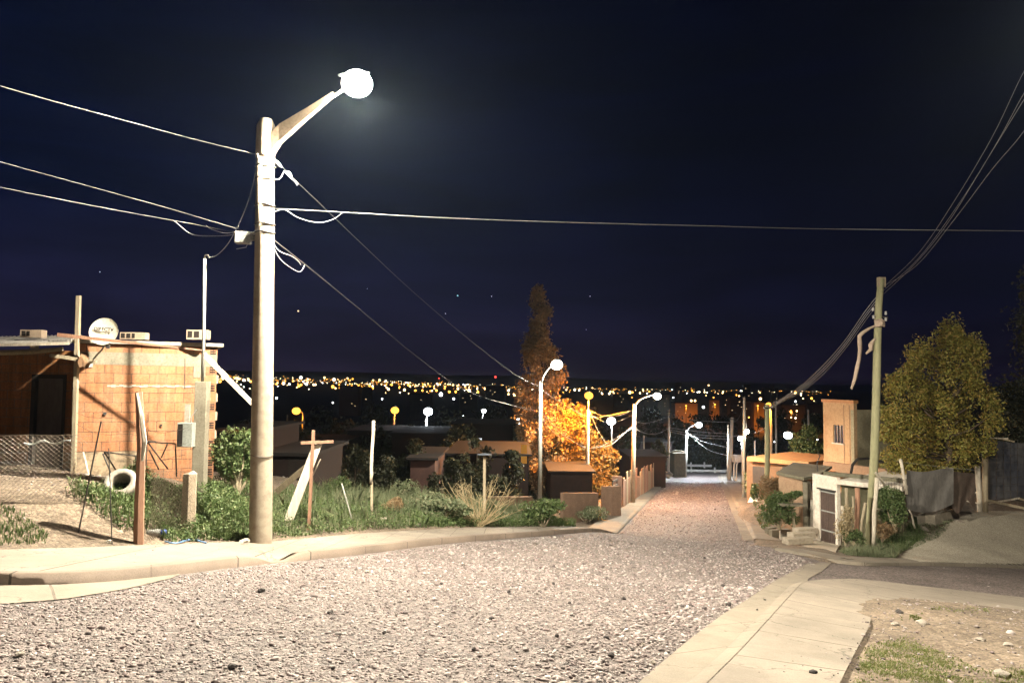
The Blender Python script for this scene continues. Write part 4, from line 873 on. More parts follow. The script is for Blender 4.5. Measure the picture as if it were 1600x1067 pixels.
bush('weed_bush', 'grey green bush in the lot left of the dry bush', 'bush', on(690, 812), 1.5, .7, 2600, .08, L_grey, 9, sd=2)
bush('weed_bush', 'brownish dry weed clump in the middle of the vacant lot', 'bush', on(618, 806), .7, .42, 1800, .05, L_brown, 8, sd=3)
bush('weed_bush', 'tall grey green clump behind the slim white post', 'bush', on(628, 792), 1.1, .75, 2600, .07, L_grey, 9, sd=4)
bush('weed_bush', 'dark weed clump behind the rusty post', 'bush', on(530, 784), .8, .7, 2000, .06, L_weed, 8, sd=5)
bush('weed_bush', 'pale dusty bush growing by the tip of the left pavement', 'bush', on(915, 816), 2.2, .8, 3000, .09, L_grey, 10, sd=6)
bush('weed_bush', 'leafy bush growing between the brick house and the big lamp post', 'bush', P(372, 770, 15.2), 1.0, 1.35, 5000, .07, L_weed, 12, sd=7)
bush('weed_bush', 'small sunken green bush against the brick wall behind the crooked post', 'bush', P(205, 775, 14.4), .5, .7, 1600, .05, L_weed, 8, sd=8)
# dry bush of bare stems
db = on(748, 822); b = MB(); rg = random.Random(4)
for i in range(70):
    a = rg.uniform(-1.5, 1.5); l = rg.uniform(.6, 1.5); p0 = db + Vector((rg.uniform(-.1, .1), rg.uniform(-.1, .1), 0)); d = Vector((math.sin(a) * .9 - .15, rg.uniform(-.4, .4), math.cos(a) * .8 + .25)).normalized()
    p1 = p0 + d * l * .5; p2 = p1 + (d + Vector((rg.uniform(-.4, .4), rg.uniform(-.3, .3), rg.uniform(-.1, .3)))).normalized() * l * .5; b.tube([p0, p1, p2], [.011, .008, .004], 4)
    for k_ in range(3):
        f_ = rg.uniform(.3, 1); s0 = p1.lerp(p2, f_); b.tube([s0, s0 + Vector((rg.uniform(-.2, .2), rg.uniform(-.15, .15), rg.uniform(0, .25)))], [.005, .003], 3)
tag(b.build('dry_bush', L_dry), 'bare straw coloured dry bush at the pavement edge beside the stake lamp', 'bush')
# ---------------------------------------------------------------- right side: posts
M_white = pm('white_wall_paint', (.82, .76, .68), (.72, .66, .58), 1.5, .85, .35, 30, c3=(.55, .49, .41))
M_oliv = pm('olive_render', (.50, .46, .31), (.40, .37, .25), 2, .9, .4, 30)  # olive render of the tall house's side wall
M_oran = pm('orange_plaster', (.60, .41, .24), (.54, .36, .20), 1.2, .9, .3, 30, c3=(.42, .26, .14))
M_adobe = pm('adobe', (.42, .29, .19), (.34, .22, .14), 3, .95, .6, 25)
M_roofd = pm('grey_green_roof', (.20, .19, .13), (.14, .135, .10), 2, .9, .5, 25)
M_gate = pm('brown_gate_paint', (.15, .105, .09), (.11, .08, .07), 3, .6, .2, 30)
up_b = on(1357, 860); UD = up_b.y; up_t = P(1377, 436, UD)
t = thing('utility_pole', 'rough wooden utility pole with torn cloth hanging from its top, by the white garage', 'utility pole', up_b)
mid = [up_b.lerp(up_t, f_) + Vector((.05 * math.sin(f_ * 5), 0, 0)) for f_ in (.15, .35, .55, .75, .9)]
MB().tube([up_b - Vector((0, 0, .3)), up_b] + mid + [up_t], [.15, .148, .145, .14, .135, .128, .12, .105], 12).build('pole', M_woodg, t, True)
MB().box(P(1377, 441, UD), (.26, .14, .34), .2).build('pole_top_board', M_wood, t)
for i, (px, py) in enumerate(((1384, 492), (1384, 502), (1364, 486), (1365, 498))):
    MB().lathe(P(px, py, UD - .1), [(.03, 0), (.05, .03), (.03, .06), (.045, .1), (.02, .13)], 10).build('insulator', M_cableL, t, True)
MB().bar(P(1362, 494, UD), P(1387, 496, UD), .05, .05).build('crossbar', M_dark, t)
MB().rock(P(1374, 506, UD - .1), .17, sq=1.5, seed=77).build('cable_bundle', pm('faded_cloth', (.50, .40, .32), (.40, .31, .24), 9, .95, .8, 30), t)
cl = MATS['faded_cloth']
def cloth(name, label, pts, ws, D, parent=None):
    V = []; 
    for i, (px, py) in enumerate(pts):
        c = P(px, py, D - .1 + .05 * math.sin(i * 1.9)); c2 = P(px + ws[i], py + 2, D - .1 + .06 * math.cos(i * 1.3)); m_ = (c + c2) / 2 - Vector((0, .03, 0)); V += [c, m_, c2, c2 + Vector((0, .02, 0)), m_ + Vector((0, .02, 0)), c + Vector((0, .02, 0))]
    n = len(pts); b = MB(); b.add(V, [(6 * i + k_, 6 * i + (k_ + 1) % 6, 6 * i + 6 + (k_ + 1) % 6, 6 * i + 6 + k_) for i in range(n - 1) for k_ in range(6)] + [tuple(range(6))[::-1], tuple(6 * n - 6 + k_ for k_ in range(6))])
    o = b.build(name, cl, smooth=True); return tag(o, label, 'cloth')
cloth('cloth_strip', 'long pale torn cloth strip hanging from the wooden utility pole', [(1366, 508), (1356, 512), (1346, 518), (1340, 524), (1340, 534), (1341, 546), (1340, 560), (1336, 575), (1333, 592), (1329, 607)], [5, 5, 6, 6, 7, 6, 5, 6, 5, 3], UD)
cloth('cloth_rag', 'short pale rag fluttering close to the wooden utility pole', [(1366, 528), (1361, 533), (1357, 538), (1358, 545), (1352, 552)], [4, 5, 7, 6, 2], UD)
def pole(label, base, top, D, r0, r1, mat, group='poles down the hill', name='utility_pole', bits=0):
    pt = P(top[0], top[1], D); pb_ = P(base[0], base[1], D) if base else Vector((pt.x, pt.y, 0)); g = float(G(pb_.x, pb_.y)); pb_ = Vector((pb_.x, pb_.y, min(g, pb_.z) if base else g))
    t = thing(name, label, 'utility pole', pb_, group); MB().tube([pb_ - Vector((0, 0, .2)), pb_.lerp(pt, .5) + Vector((r0 * .2, 0, 0)), pt], [r0, (r0 + r1) / 2, r1], 10).build('pole', mat, t, True)
    for k_ in range(bits): MB().box(pb_.lerp(pt, .97 - .07 * k_) + Vector((0, -r1, 0)), (r1 * 4, .06, .08)).build('bracket', M_dark, t)
    return pb_, pt
pole('thick greenish wooden pole rising from the hedge on the right verge', (1197, 812), (1199, 632), 40, .15, .12, M_woodg, bits=1)
pole('pale concrete pole without a lamp behind the left fence, between the two white lamps', (1044, 746), (1045, 640), 88, .17, .13, M_pconc, bits=2)
pole('slightly leaning pale pole at the foot of the hill by the white drainpipes', (1139, 754), (1144, 652), 84, .24, .17, M_woodw, bits=1)
pole('dim straight pole just left of the leaning pale pole', (1137, 735), (1138, 663), 92, .14, .12, M_wood)
pole('short pale post above the left fence near the wall', (1006, 722), (1006, 680), 78, .09, .09, M_steelw)
pole('thin pale post standing behind the orange roof', None, (1179, 688), 72, .07, .07, M_steelw)
pole('dim grey pole beyond the bright hooped lamp', None, (1263, 640), 90, .13, .11, M_steelw)
pole('far orange lit pole behind the wooden hedge pole', None, (1212, 632), 110, .17, .15, M_pconc)
pole('dim left one of two thin posts around the curved orange lamp', None, (449, 648), 72, .09, .08, M_wood)
pole('dim middle thin post beneath the curved orange lamp', None, (460, 654), 74, .08, .07, M_wood)
# ---------------------------------------------------------------- white garage
c0 = on(1309, 853); gx = c0; cn = Vector((c0.x, c0.y, 0))
bk = P(1270, 800, 29.6); bkv = Vector((bk.x, bk.y, 0)); rt_ = P(1412, 800, 26.6); rtv = Vector((rt_.x, rt_.y, 0)); bk2 = bkv + (rtv - cn)
ztf = P(1309, 746, c0.y).z; ztb = P(1270, 737, bk.y).z; zt = (ztf + ztb) / 2 + .02; gb = min(c0.z, float(G(bk.x, bk.y))) - .35
t = thing('garage', 'low white garage with a brown metal gate facing the road, right of the adobe hut', 'garage', c0)
def lens(a, b_): return (Vector((b_[0] - a[0], b_[1] - a[1]))).length
# front wall (faces the road): from back end to near corner, seen obliquely; thickness to the right
g0 = onwall(1281, 800, bkv, cn); g1 = onwall(1305, 800, bkv, cn); gz1 = onwall(1293, 766, bkv, cn).z
s0_, s1_ = lens(bkv, g0), lens(bkv, g1); gz0 = c0.z - .25
b = MB(); b.wallo(bkv, cn, gb, ztf, .15, [(s0_, s1_, gb, gz1)]); b.build('front_wall', M_white, t)
e_ = (cn - bkv).normalized(); nn_ = Vector((-e_.y, e_.x, 0))
b = MB(); b.wall(g0 + nn_ * .05, g1 + nn_ * .05, gb + .02, gz1, .05); gp = b.build('gate', M_gate, t)
b = MB()
for k_ in range(4):
    z = gb + .3 + (gz1 - gb - .4) * k_ / 3; bb = MB(); bb.wall(g0 + e_ * .02 + nn_ * .02, g1 - e_ * .02 + nn_ * .02, z, z + .05, .028); bb.build('gate_rail', M_steelw if False else M_grey, t)
for k_ in range(9):
    c = g0.lerp(g1, (k_ + .5) / 9); bb = MB(); bb.wall(c - e_ * .012 + nn_ * .025, c + e_ * .012 + nn_ * .025, gb + .05, gz1 - .03, .024); bb.build('gate_rib', M_gate, t)
b = MB(); b.wall(g0 - e_ * .1 - nn_ * .06, g1 + e_ * .05 - nn_ * .06, gz1 + .0, gz1 + .05, .1); b.build('gate_lintel', M_dark, t)
b = MB(); b.wall(cn + (rtv - cn).normalized() * .155, rtv, gb, ztf - .22, .15); b.build('side_wall', pm('overhang_shade_olive', (.13, .12, .07), (.09, .085, .05), 2, .9, .4, 30), t)  # shade of the roof overhang is put into this dark olive
b = MB(); re = (rtv - cn).normalized(); b.wall(cn - nn_ * .0 - Vector((-re.y, re.x, 0)) * .35 + re * .16, rtv - Vector((-re.y, re.x, 0)) * .35 + re * .1, ztf - .21, ztf - .04, 4.6); b.build('roof_slab', M_white, t, bevel=.01)
b = MB(); b.wall(bkv.lerp(cn, .2) + nn_ * .3, (bkv.lerp(cn, .2) + nn_ * .3) + re * 3.2, ztf - .04, ztf + .10, .2); b.build('roof_parapet', M_roofd, t)
MB().tube([P(1330, 738, 27.5), P(1332, 726, 27.8), P(1340, 717, 28), P(1358, 716, 28.3), P(1380, 722, 28.8)], .05, 8).build('roof_pipe', M_dark, t)
MB().tube([P(1277, 736, 28.6), P(1277, 722, 28.6), P(1281, 712, 28.6), P(1278, 706, 28.6)], .02, 6).build('roof_rod', M_dark, t)
point_ap = [P(1228, 845, 27.5), c0]
# apron and steps in front of the garage
M_ap = pm('apron_concrete', (.46, .40, .32), (.36, .31, .24), 1.5, .9, .5, 30)
a0 = onwall(1272, 826, bkv, cn); ap = MB()
q = [hit(1232, 852, Gp), hit(1306, 868, Gp), cn + e_ * .1, bkv + e_ * .3]
q = [Vector((p.x, p.y, 0)) for p in q]
zz0 = [float(Gp(p.x, p.y)) for p in q]
zz1 = [zz0[0] + .14, zz0[1] + .14, c0.z + .06, gb + .62]
ap.hexa([Vector((p.x, p.y, z_ - .4)) for p, z_ in zip(q, zz0)] + [Vector((p.x, p.y, z_)) for p, z_ in zip(q, zz1)]); o = ap.build('garage_apron', M_ap); tag(o, kind='structure')
for i, (px, py, w_) in enumerate(((1246, 838, 1.1), (1252, 830, 1.0), (1258, 823, .9))):
    p = P(px, py, 28.2 + i * .5); tag(MB().box(p - Vector((0, 0, .14)), (w_, .4, .22), .3).build('stone_step', M_ap, bevel=.01), ['lowest', 'middle', 'highest'][i] + ' of three rough concrete steps beside the garage gate', 'step')
# ---------------------------------------------------------------- adobe hut left of the garage
HD = 33.0
ha = P(1217, 800, HD); hb_ = P(1254, 800, 31.2); hc = P(1262, 800, 31.0); zt = P(1217, 738, HD).z; zl = float(G(ha.x, ha.y)) - .3
t = thing('adobe_hut', 'low adobe hut with a flat greenish roof next to the white garage', 'hut', Vector((ha.x, ha.y, zl + .3)))
b = MB(); b.wall(ha, hb_, zl, zt - .05, .25); b.build('front_wall', M_adobe, t)
hd_ = P(1290, 800, 33.5); b = MB(); b.wall(hb_ + Vector((.01, .02, 0)), hc, zl, zt - .12, .2); b.build('corner_render', M_beam, t)
b = MB(); b.wall(P(1262, 0, 31.9), P(1275, 0, 31.9), zl, zt - .3, .1); b.build('doorway_shade', M_hole, t)  # near black slab in place of the shade in the open doorway
r0 = P(1213, 737, HD + .1); r1 = P(1256, 746, 30.8); r2 = P(1280, 741, 31.4); r3 = P(1300, 728, 39); r4 = P(1240, 722, 40)
b = MB(); rr = [r0, r1, r2, r3, r4]; k_ = 5; b.add(rr + [p - Vector((0, 0, .12)) for p in rr], [(0, 1, 2, 3, 4), (9, 8, 7, 6, 5)] + [(i, 5 + i, 5 + (i + 1) % 5, (i + 1) % 5) for i in range(5)]); b.build('flat_roof', M_roofd, t)
b = MB(); b.wall(P(1258, 0, 30.6), P(1263, 0, 30.4), float(G(*P(1258, 0, 30.6).xy)) - .2, P(0, 766, 30.5).z, .3); tag(b.build('gate_pillar', M_slab), 'pale square pillar between hut and garage', 'pillar')
b = MB(); b.wall(P(1264.5, 0, 30.0), P(1269, 0, 29.7), float(G(*P(1266, 0, 30).xy)) - .2, P(0, 752, 30).z, .08); tag(b.build('dark_side_gate', M_dark), 'tall narrow dark gate squeezed between pale pillar and white garage wall', 'gate')
t2 = thing('planter_table', 'small flat shelf on a post in front of the adobe hut', 'shelf', on(1237, 822)); y_ = 30.2
MB().box(P(1236, 788, y_), (.95, .5, .07)).build('shelf_top', M_beam, t2); MB().bar(P(1237, 789, y_), Vector((P(1237, 0, y_).x, y_, float(G(*P(1237, 0, y_).xy)) - .1)), .08).build('leg', M_wood, t2)
# ---------------------------------------------------------------- orange roofed house beyond the hut
oa = P(1167, 800, 50); ob_ = P(1252, 800, 47); zt_ = P(1167, 716, 50).z
t = thing('orange_house', 'long low house with orange roof edge behind the hedge pole', 'house', Vector((oa.x, oa.y, float(G(oa.x, oa.y)))))
b = MB(); b.wall(oa, ob_, float(G(oa.x, oa.y)) - .5, zt_ - .1, .2); b.build('front_wall', pm('brown_house_render', (.22, .13, .075), (.15, .09, .05), 1.5, .9, .5, 25), t)
for wx in (1176, 1222):
    p = onwall(wx, 742, oa, ob_, .02); b = MB(); b.wall(p, p + (ob_ - oa).normalized() * .9, p.z - .5, p.z + .6, .05); b.build('window', M_dark, t)
b = MB(); b.wall(P(1163, 0, 49.6), P(1256, 0, 46.5), zt_ - .12, zt_ + .16, 6); b.build('roof', pm('orange_roof_sheet', (.62, .30, .12), (.5, .24, .1), 3, .7, .3, 20), t)
b = MB(); b.wall(P(1216, 0, 40), P(1243, 0, 39), P(0, 737, 40).z, P(0, 722, 40).z, 3); b.build('roof_edge', pm('orange_roof_sheet', (.6, .3, .1)), t)
# ---------------------------------------------------------------- two storey house
ta = P(1288, 800, 42); tb = P(1336, 800, 39.5); zt_ = P(1288, 628, 42).z; tz = float(G(tb.x, tb.y)) - .5
t = thing('two_storey_house', 'tall pale orange house with one small upper window behind the garage', 'house', Vector((ta.x, ta.y, tz)))
w0 = onwall(1302, 663, ta, tb); w1 = onwall(1317.5, 663, ta, tb); wz0 = onwall(1310, 692, ta, tb).z; wz1 = onwall(1310, 664, ta, tb).z
b = MB(); b.wallo(ta, tb, tz, zt_, .2, [(lens(ta, w0), lens(ta, w1), wz0, wz1)]); b.build('front_wall', M_oran, t)
te = (tb - ta); te.z = 0; te.normalize(); tn = Vector((-te.y, te.x, 0))
fr_ = MB(); fr_.wall(w0 + tn * .1, w1 + tn * .1, wz0, wz1, .05); wn = fr_.build('window', pm('window_glass', (.08, .08, .12), (.1, .1, .15), 5, .25, .02, 30), t)
for f_ in (0, .36, .68, 1):
    c = w0.lerp(w1, f_); b = MB(); b.wall(c - te * .03 + tn * .06, c + te * .03 + tn * .06, wz0, wz1, .04); b.build('window_bar', M_white if f_ in (0, 1) else M_dark, wn)
b = MB(); b.wall(w0 - te * .1 - tn * .05, w1 + te * .08 - tn * .05, wz0 - .07, wz0, .2); b.build('window_sill', M_white, wn)
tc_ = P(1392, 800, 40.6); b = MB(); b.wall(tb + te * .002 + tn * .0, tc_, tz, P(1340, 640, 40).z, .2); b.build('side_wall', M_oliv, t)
b = MB(); b.wall(ta - te * .08 - tn * .06, tb + te * .06 - tn * .06, zt_, zt_ + .16, .3); b.build('roof_edge', pm('orange_roof_sheet', (.6, .3, .1)), t)
b = MB(); b.wall(P(1278, 0, 41.5), P(1372, 0, 37), P(0, 721, 41.5).z, P(0, 705, 41.5).z, .3, P(0, 728, 37).z, P(0, 716, 37).z); b.build('lower_parapet', M_adobe, t)
for px in (1311, 1318, 1327):
    c = onwall(px, 640, ta, tb); b = MB(); b.wall(c - tn * .012, c + te * .05 - tn * .012, tz, zt_ - .1, .01); b.build('drain_streak', M_adobe, t) if px != 1311 else None
# ---------------------------------------------------------------- fences and stakes right of the garage
def stick(label, top, base, D, r, mat=M_wood, name='stake', cat='stake', group=None, seg=4):
    p = P(base[0], base[1], D); g = on(base[0], base[1]) if False else p
    return plank(name, label, cat, P(top[0], top[1], D), p - Vector((0, 0, .15)), r * 2, r * 2, mat, group, seg=seg, jit=.02)
SD = 25.0
stick('leftmost crooked stake in front of the garage side wall', (1322, 762), (1326, 828), SD, .05)
stick('tall square reddish stake in front of the garage side wall', (1340, 762), (1338, 835), SD, .08, M_woodr)
stick('stake leaning right towards the wooden utility pole', (1352, 785), (1343, 836), SD, .045)
stick('short stub of a stake at the garage corner', (1316, 790), (1318, 838), SD, .045, M_woodw)
stick('second short stake leaning on the tall reddish one', (1333, 775), (1330, 836), SD - .2, .035)
stick('upright pale post just right of the wooden utility pole', (1370, 746), (1364, 848), SD + .2, .07, M_woodw)
plank('brace_board', 'pale board sloping down to the right behind the wooden utility pole', 'board', P(1368, 738, SD + .4), P(1398, 778, SD + .8), .05, .07, M_woodw)
plank('cross_rail', 'short pale rail nailed between post and bush right of the utility pole', 'rail', P(1368, 795, SD + .3), P(1382, 795, SD + .4), .04, .05, M_woodw)
stick('white leaning post at the left end of the grey tarp', (1407, 717), (1418, 765), 26.4, .055, M_woodw)
stick('thin pale stick at the lower left corner of the grey tarp', (1421, 796), (1430, 818), 25.8, .03, M_woodw)
# wire net between post and tarp
b = MB()
for i in range(11):
    b.tube([P(1372 + k_ * 4.6, 748 + i * 9 + 3 * math.sin(k_ * .8 + i), 26.0) for k_ in range(10)], .008, 3)
for k_ in range(11): b.tube([P(1372 + k_ * 4.2, 748, 26.0), P(1371 + k_ * 4.3, 792, 26.0), P(1372 + k_ * 4.2, 838, 26.0)], .008, 3)
tag(b.build('wire_net', M_wire), 'loose wire net stretched between the pale post and the grey tarp', 'wire net')
# tarp
def tarpsheet(name, label, x0, x1, ytop, ybot, D0, D1, mat, n=60, m=10):
    V = []
    for i in range(n):
        f_ = i / (n - 1); px = x0 + (x1 - x0) * f_; D = D0 + (D1 - D0) * f_
        for k_ in range(m):
            v = k_ / (m - 1); py = ytop(f_) * (1 - v) + ybot(f_) * v; V.append(P(px, py, D + .03 * math.sin(f_ * 9 + 3 * v) + .018 * math.sin(v * 7 + f_ * 14) + .008 * math.sin(f_ * 37 + 6 * v) * v))
    base = len(V); V2 = [v + Vector((0, .015, 0)) for v in V]; Fq = [(i * m + k_, (i + 1) * m + k_, (i + 1) * m + k_ + 1, i * m + k_ + 1) for i in range(n - 1) for k_ in range(m - 1)]
    b = MB(); b.add(V + V2, Fq + [tuple(base + q_ for q_ in f[::-1]) for f in Fq]); return tag(b.build(name, mat, smooth=True), label, 'tarp')
M_tarp = pm('grey_tarp', (.17, .16, .15), (.12, .115, .11), 3, .7, .5, 25, stretch=(1, 1, .4)); M_tarpb = pm('blue_black_tarp', (.028, .032, .048), (.10, .095, .09), 1.1, .55, .5, 25, stretch=(1, 1, .3))
tarpsheet('grey_tarp', 'sagging grey tarp hung as a fence below the big tree', 1417, 1490, lambda f: 734 + 3 * math.sin(f * 5), lambda f: 796 + 8 * math.sin(f * 3.3) - 8 * f, 26.6, 27.2, M_tarp)
tarpsheet('brown_tarp', 'darker ragged brown tarp continuing the grey one towards the gate posts', 1488, 1524, lambda f: 736 + 4 * f, lambda f: 792 + 10 * math.sin(f * 7), 27.3, 27.9, pm('brown_tarp', (.14, .10, .08), (.09, .07, .055), 4, .8, .5, 25), n=30)
tarpsheet('blue_black_tarp', 'dark blue black tarp covering the wire gate by the right edge', 1541, 1680, lambda f: 684 + 8 * math.sin(f * 4), lambda f: 780 + 6 * f, on(1538, 800).y + .3, on(1538, 800).y + .1, M_tarpb, n=70)
MB_ = MB(); tp = on(1497, 798)
b = MB(); pts_ = [on(a_, b_) for a_, b_ in ((1422, 815), (1434, 823), (1446, 818), (1462, 822), (1480, 814), (1500, 810))]
for p_, q_ in zip(pts_[:-1], pts_[1:]): b.hexa([p_, q_, q_ + Vector((0, .25, -.05)), p_ + Vector((0, .25, -.05)), p_ + Vector((0, .05, .35)), q_ + Vector((0, .05, .38)), q_ + Vector((0, .3, .34)), p_ + Vector((0, .3, .32))])
tag(b.build('crumpled_sheet', pm('pale_rubble', (.40, .36, .29), (.28, .25, .2), 6, .9, 1, 20)), 'crumpled pale sheet of rubble lying at the foot of the grey tarp', 'rubble')
for i, (px, py, r_, lab) in enumerate([(1443, 826, .2, 'pale rock below the crumpled sheet'), (1424, 835, .14, 'small rock between bush and rubble'), (1495, 812, .2, 'rock at the top of the driveway bank beside the rubble'), (1404, 866, .12, 'white stone at the foot of the bank on the side street'), (1455, 838, .16, 'grey rock on the driveway bank'), (1384, 838, .12, 'stone lying in the dry leaves behind the utility pole'), (1413, 846, .09, 'small pale stone in the grass left of the driveway')]):
    c = on(px, py); c.z -= .04; tag(MB().rock(c, r_, seed=130 + i).build('rock', Ml), lab, 'rock')
# gate posts and gate
gpd = 26.4; gb1 = on(1538, 800)
stick('yellowish cut log post standing before the gate', (1527, 728), (1532, 800), gb1.y, .10, M_woodw, 'log_post', 'post')
stick('grey split post carrying the dark gate', (1538, 692), (1539, 800), gb1.y + .1, .11, M_wood, 'gate_post', 'post')
plank('gate_post_board', 'thin upright board fixed to the gate at its hinge side', 'board', P(1543, 683, gb1.y + .1), P(1541, 786, gb1.y + .2), .08, .04, M_wood)
t = thing('wire_gate', 'wide wire mesh gate with a pale frame at the top of the driveway', 'gate', P(1545, 790, gb1.y))
gy = gb1.y
MB().bar(P(1541, 781, gy), P(1690, 813, gy - .3), .06, .10).build('bottom_rail', M_wood, t)
MB().bar(P(1545, 786, gy + .1), P(1593, 778, gy + .1), .05, .06).build('brace', M_woodw, t)
MB().bar(P(1592, 779, gy + .1), P(1690, 800, gy), .05, .08).build('brace', M_wood, t)
MB().bar(P(1542, 684, gy + .1), P(1575, 685, gy + .1), .05, .05).build('top_rail', M_woodw, t); MB().bar(P(1560, 684, gy + .15), P(1585, 690, gy + .1), .05, .05).build('top_rail', M_wood, t)
b = MB()
for i in range(8): b.tube([P(1544 + k_ * 24, 700 + i * 11 + k_ * 1.2 * (i / 8), gy - .02) for k_ in range(7)], .006, 3)
for i in range(14): b.tube([P(1546 + i * 11, 686, gy - .02), P(1546 + i * 11, 784 + i * 2, gy - .02)], .006, 3)
b.build('wire_mesh', M_wire, t)
for i, (a_, b_) in enumerate((((1515, 768), (1530, 770)), ((1500, 780), (1528, 786)), ((1516, 756), (1518, 768)), ((1505, 764), (1508, 778)))):
    plank('fence_rail', ['upper short pale rail', 'lower longer rail', 'short upright stub on the rails', 'left upright stub on the rails'][i] + ' between brown tarp and gate posts', 'rail', P(a_[0], a_[1], gb1.y + .3), P(b_[0], b_[1], gb1.y + .1), .05, .06, M_woodw)
# cobble blocks and debris on the right verge
for i, (px, py, w_, h_, lab) in enumerate([(1206, 832, .5, .35, 'leftmost pale kerb block holding back the hedge'), (1214, 836, .5, .35, 'second pale kerb block holding back the hedge'), (1229, 840, .45, .48, 'white hollow block at the end of the hedge edging'), (1239, 836, .3, .4, 'small pale block beside the white hollow block')]):
    c = on(px, py + 3); tag(MB().box(c + Vector((0, .15, h_ / 2 - .05)), (w_, .25, h_), .5 - .3 * i).build('concrete_block', M_slab if i > 1 else M_beam, bevel=.02), lab, 'block')
dbq = P(1180, 780, 49); b = MB(); b.hexa([P(1168, 785, 49), P(1188, 784, 48.6), P(1189, 783, 50), P(1170, 784, 50), P(1177, 766, 49.4), P(1192, 769, 49), P(1192, 768, 50), P(1178, 765, 50)]); tag(b.build('white_sheet', M_white), 'white panel leaning against the verge below the long orange house', 'panel')
b = MB(); b.box(P(1152, 716, 82), (1.0, .6, .8), .3); b2 = None; tag(b.build('white_box', M_white, bevel=.02), 'white box shaped kiosk top by the leaning pale pole', 'box')
for i, (x_, lab) in enumerate(((1147, 'left'), (1151, 'right'))): tag(MB().tube([P(x_ + 2, 722, 82), P(x_, 726, 82), P(x_ - .5, 748, 82), P(x_ - 2, 751, 82)], .09, 8).build('drain_pipe', M_white, smooth=True), lab + ' one of two white bent pipes under the white box', 'pipe')
# ---------------------------------------------------------------- left side of the road down the hill
def bwall(name, label, cat, x0, x1, ytop, D0, D1, t_, mat, ytop1=None, group=None, sink=.4):
    a = P(x0, 800, D0); c = P(x1, 800, D1); b = MB(); b.wall(a, c, float(G(a.x, a.y)) - sink, P(x0, ytop, D0).z, t_, float(G(c.x, c.y)) - sink, P(x1, ytop1 or ytop, D1).z); return tag(b.build(name, mat), label, cat, group)
M_bw = pm('brown_render', (.26, .17, .12), (.2, .13, .09), 3, .9, .4, 25); M_pk = pm('pink_render', (.40, .26, .2), (.32, .2, .15), 3, .9, .4, 25)
bwall('boundary_wall', 'low brown wall under the golden tree, left of the brown pillar', 'wall', 880, 935, 770, 38, 40, .2, M_bw)
bwall('boundary_wall', 'dim reddish low wall at the edge of the vacant lot behind the stake lamp', 'wall', 762, 832, 776, 33, 34, .2, M_bw)
bwall('wall_pillar', 'thick brown pillar where the pavement down the hill begins', 'pillar', 939, 956, 760, 42, 41, .6, M_bw)
bwall('wall_pillar', 'pale narrow pillar beyond the ornamental grille', 'pillar', 965, 972, 744, 46, 46.5, .4, M_pk)
t = thing('ornamental_grille', 'dark ornamental grille gate between brown and pale pillars', 'gate', P(960, 800, 43.5))
for k_ in range(5): MB().bar(P(957, 752 + k_ * 8, 42.5), P(965, 749 + k_ * 8, 45.5), .06, .12).build('grille_bar', M_dark, t)
MB().bar(P(957, 750, 42.5), P(957, 800, 42.5), .06).build('upright', M_dark, t); MB().bar(P(964, 747, 45.5), P(964, 795, 45.5), .06).build('upright', M_dark, t)
t = thing('plank_fence', 'uneven wooden plank fence along the pavement down the hill', 'fence', P(973, 780, 47)); rg = random.Random(9)
for i in range(34):
    f_ = i / 34; D0 = 47 + 32 * f_; px = 974 + (1028 - 974) * (1 - (1 - f_) ** 1.7) ; a = P(px, 780, D0); g_ = float(G(a.x, a.y)); hgt = rg.uniform(1.5, 2.3); c = Vector((a.x, a.y, 0)); f2_ = (i + .85) / 34; px2 = 974 + (1028 - 974) * (1 - (1 - f2_) ** 1.7); d_ = P(px2, 780, 47 + 32 * f2_)
    b = MB(); b.wall(c, (d_.x, d_.y), g_ - .2, g_ + hgt, .05); b.build('fence_plank', rg.choice([M_wood, M_bw, M_pk, M_woodr]), t)
plank('leaning_board', 'pale board leaning at the end of the plank fence', 'board', P(1028, 716, 79), P(1034, 744, 79), .12, .12, M_woodw)
tag(MB().rock(P(1043, 741, 80), .8, seed=44, sq=.6).build('rubble_heap', M_slab), 'pale heap of rubble at the base of the pole without a lamp', 'rubble')
t = thing('dark_booth', 'dark round topped booth at the bottom of the hill left of the short white lamp', 'booth', P(1058, 743, 90)); cb = P(1059, 743, 90)
MB().box(cb + Vector((0, 0, 1.3)), (1.5, 1.3, 2.9), .2).build('booth_body', pm('booth_wood', (.13, .12, .09), (.09, .085, .065), 4, .9, .4, 20), t, bevel=.05)
MB().tube([cb + Vector((-.85, 0, 2.75)), cb + Vector((-.4, 0, 2.95)), cb + Vector((.4, 0, 2.95)), cb + Vector((.9, 0, 2.7))], .12, 8).build('booth_roof', M_beam, t)
# guard rail and low wall beyond the cross street
for i, (py, x0, x1, D_) in enumerate(((727, 1074, 1112, 112), (735, 1070, 1137, 108))):
    t = thing('guard_rail', ['far pale guard rail with two posts across the bottom of the hill', 'nearer low pale rail along the cross street'][i], 'guard rail', P(x0, py + 5, D_)); MB().bar(P(x0, py, D_), P(x1, py + .5, D_), .1, .35).build('rail', M_steelw, t)
    for q_ in (.15, .7): MB().bar(P(x0 + (x1 - x0) * q_, py - 5, D_ - .1), P(x0 + (x1 - x0) * q_, py + 4, D_ - .1), .2, .2).build('post', M_steelw, t)
